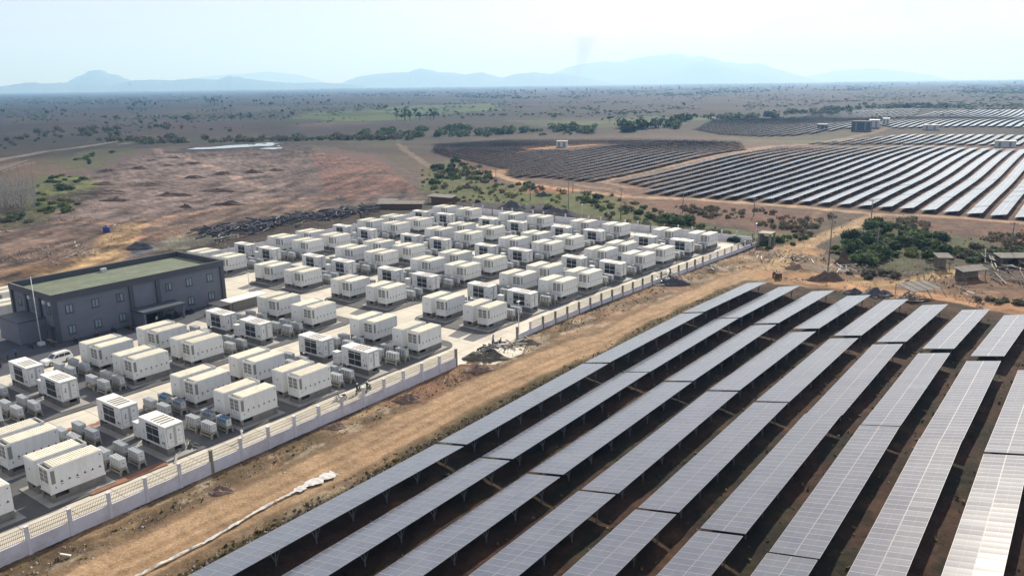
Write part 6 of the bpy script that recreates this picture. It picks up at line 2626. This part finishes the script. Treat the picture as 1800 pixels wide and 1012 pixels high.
def stones(n, fn, sz, m, seed, label):
    rs = random.Random(seed)
    b = MB()
    for _ in range(n):
        x, y = fn(rs)
        q = sz * rs.uniform(.4, 1) ** 2 + .03
        k = len(b.v)
        for a in range(5):
            t = a * 1.2566 + rs.uniform(-.4, .4)
            b.v.append((x + math.cos(t) * q * rs.uniform(.6, 1.2), y + math.sin(t) * q * rs.uniform(.6, 1.2), -.12))
        b.v.append((x + rs.gauss(0, q * .3), y + rs.gauss(0, q * .3), q * rs.uniform(.3, .8)))
        mi = rs.randint(0, len(m) - 1)
        for a in range(5):
            b.f.append((k + a, k + (a + 1) % 5, k + 5))
            b.m.append(mi)
    tag(obj("stones", b.mesh("stones", m)), label, "stones", kind='stuff')


M['stone'] = mat("pale_stone", (0.33, 0.30, 0.26), .9, .2, 2)
M['stone2'] = mat("brown_stone", (0.20, 0.15, 0.115), .9, .2, 2)


def _g1(rs):
    x = 20 + 200 * rs.random()
    while True:
        y = rs.gauss(78.3, 1.6)
        if y < 80.6:
            return warp(x, y)


def _g2(rs):
    return warp(20 + 150 * rs.random(), rs.gauss(65.6, .7))


def _g3(rs):
    while True:
        x, y, _z = P(rs.uniform(1300, 1800), rs.uniform(440, 545))
        if x > 178 and float(fbm(np.array(x / 8.0), np.array(y / 8.0), 3)) > .5:
            return x, y


def _g4(rs):
    while True:
        x, y, _z = P(rs.uniform(0, 700), rs.uniform(280, 470))
        if y > 200 and float(fbm(np.array(x / 20.0), np.array(y / 20.0), 3)) > .52:
            return x, y


stones(2200, _g1, .2, ['stone', 'stone2', 'stone2'], 1, "rubble stones strewn between the yard wall and the dirt road")
stones(1300, _g2, .15, ['stone2', 'stone'], 2, "clods along the ditch beside the first solar row")
stones(1600, _g3, .34, ['stone', 'stone2'], 3, "broken rubble around the junction and shelters")
stones(1800, _g4, .4, ['stone', 'stone2', 'stone2'], 4, "clods and stones over the cleared field")

# smoke of a far field fire
sm = bpy.data.materials.new("smoke")
sm.use_nodes = True
sm.node_tree.nodes.remove(sm.node_tree.nodes["Principled BSDF"])
sv = sm.node_tree.nodes.new("ShaderNodeVolumePrincipled")
sv.inputs["Color"].default_value = (0.55, 0.56, 0.58, 1)
sv.inputs["Density"].default_value = 0.002
sm.node_tree.links.new(sv.outputs[0], sm.node_tree.nodes["Material Output"].inputs["Volume"])
M['smoke'] = sm
b = MB()
rings = []
rs = random.Random(3)
A, T = PD(1012, 138, 8200), PD(1046, 62, 8200)
for i in range(14):
    t = i / 13
    c = Vector(A).lerp(Vector(T), t) + Vector((-60, 60, 0)) * t * t
    q = 30 + 95 * t ** .8
    if i == 13:
        q *= .5
    rings.append([(c.x + q * rs.uniform(.75, 1.2) * math.cos(a * .5236), c.y + q * rs.uniform(.75, 1.2) * math.sin(a * .5236), c.z) for a in range(12)])
for i in range(13):
    for k in range(12):
        k2 = (k + 1) % 12
        b.face([rings[i][k], rings[i][k2], rings[i + 1][k2], rings[i + 1][k]])
b.face(rings[0][::-1])
b.face(rings[-1])
tag(obj("smoke_plume", b.mesh("smoke_plume", ['smoke'])), "faint grey smoke plume rising before the big hill range", "smoke", kind='stuff')
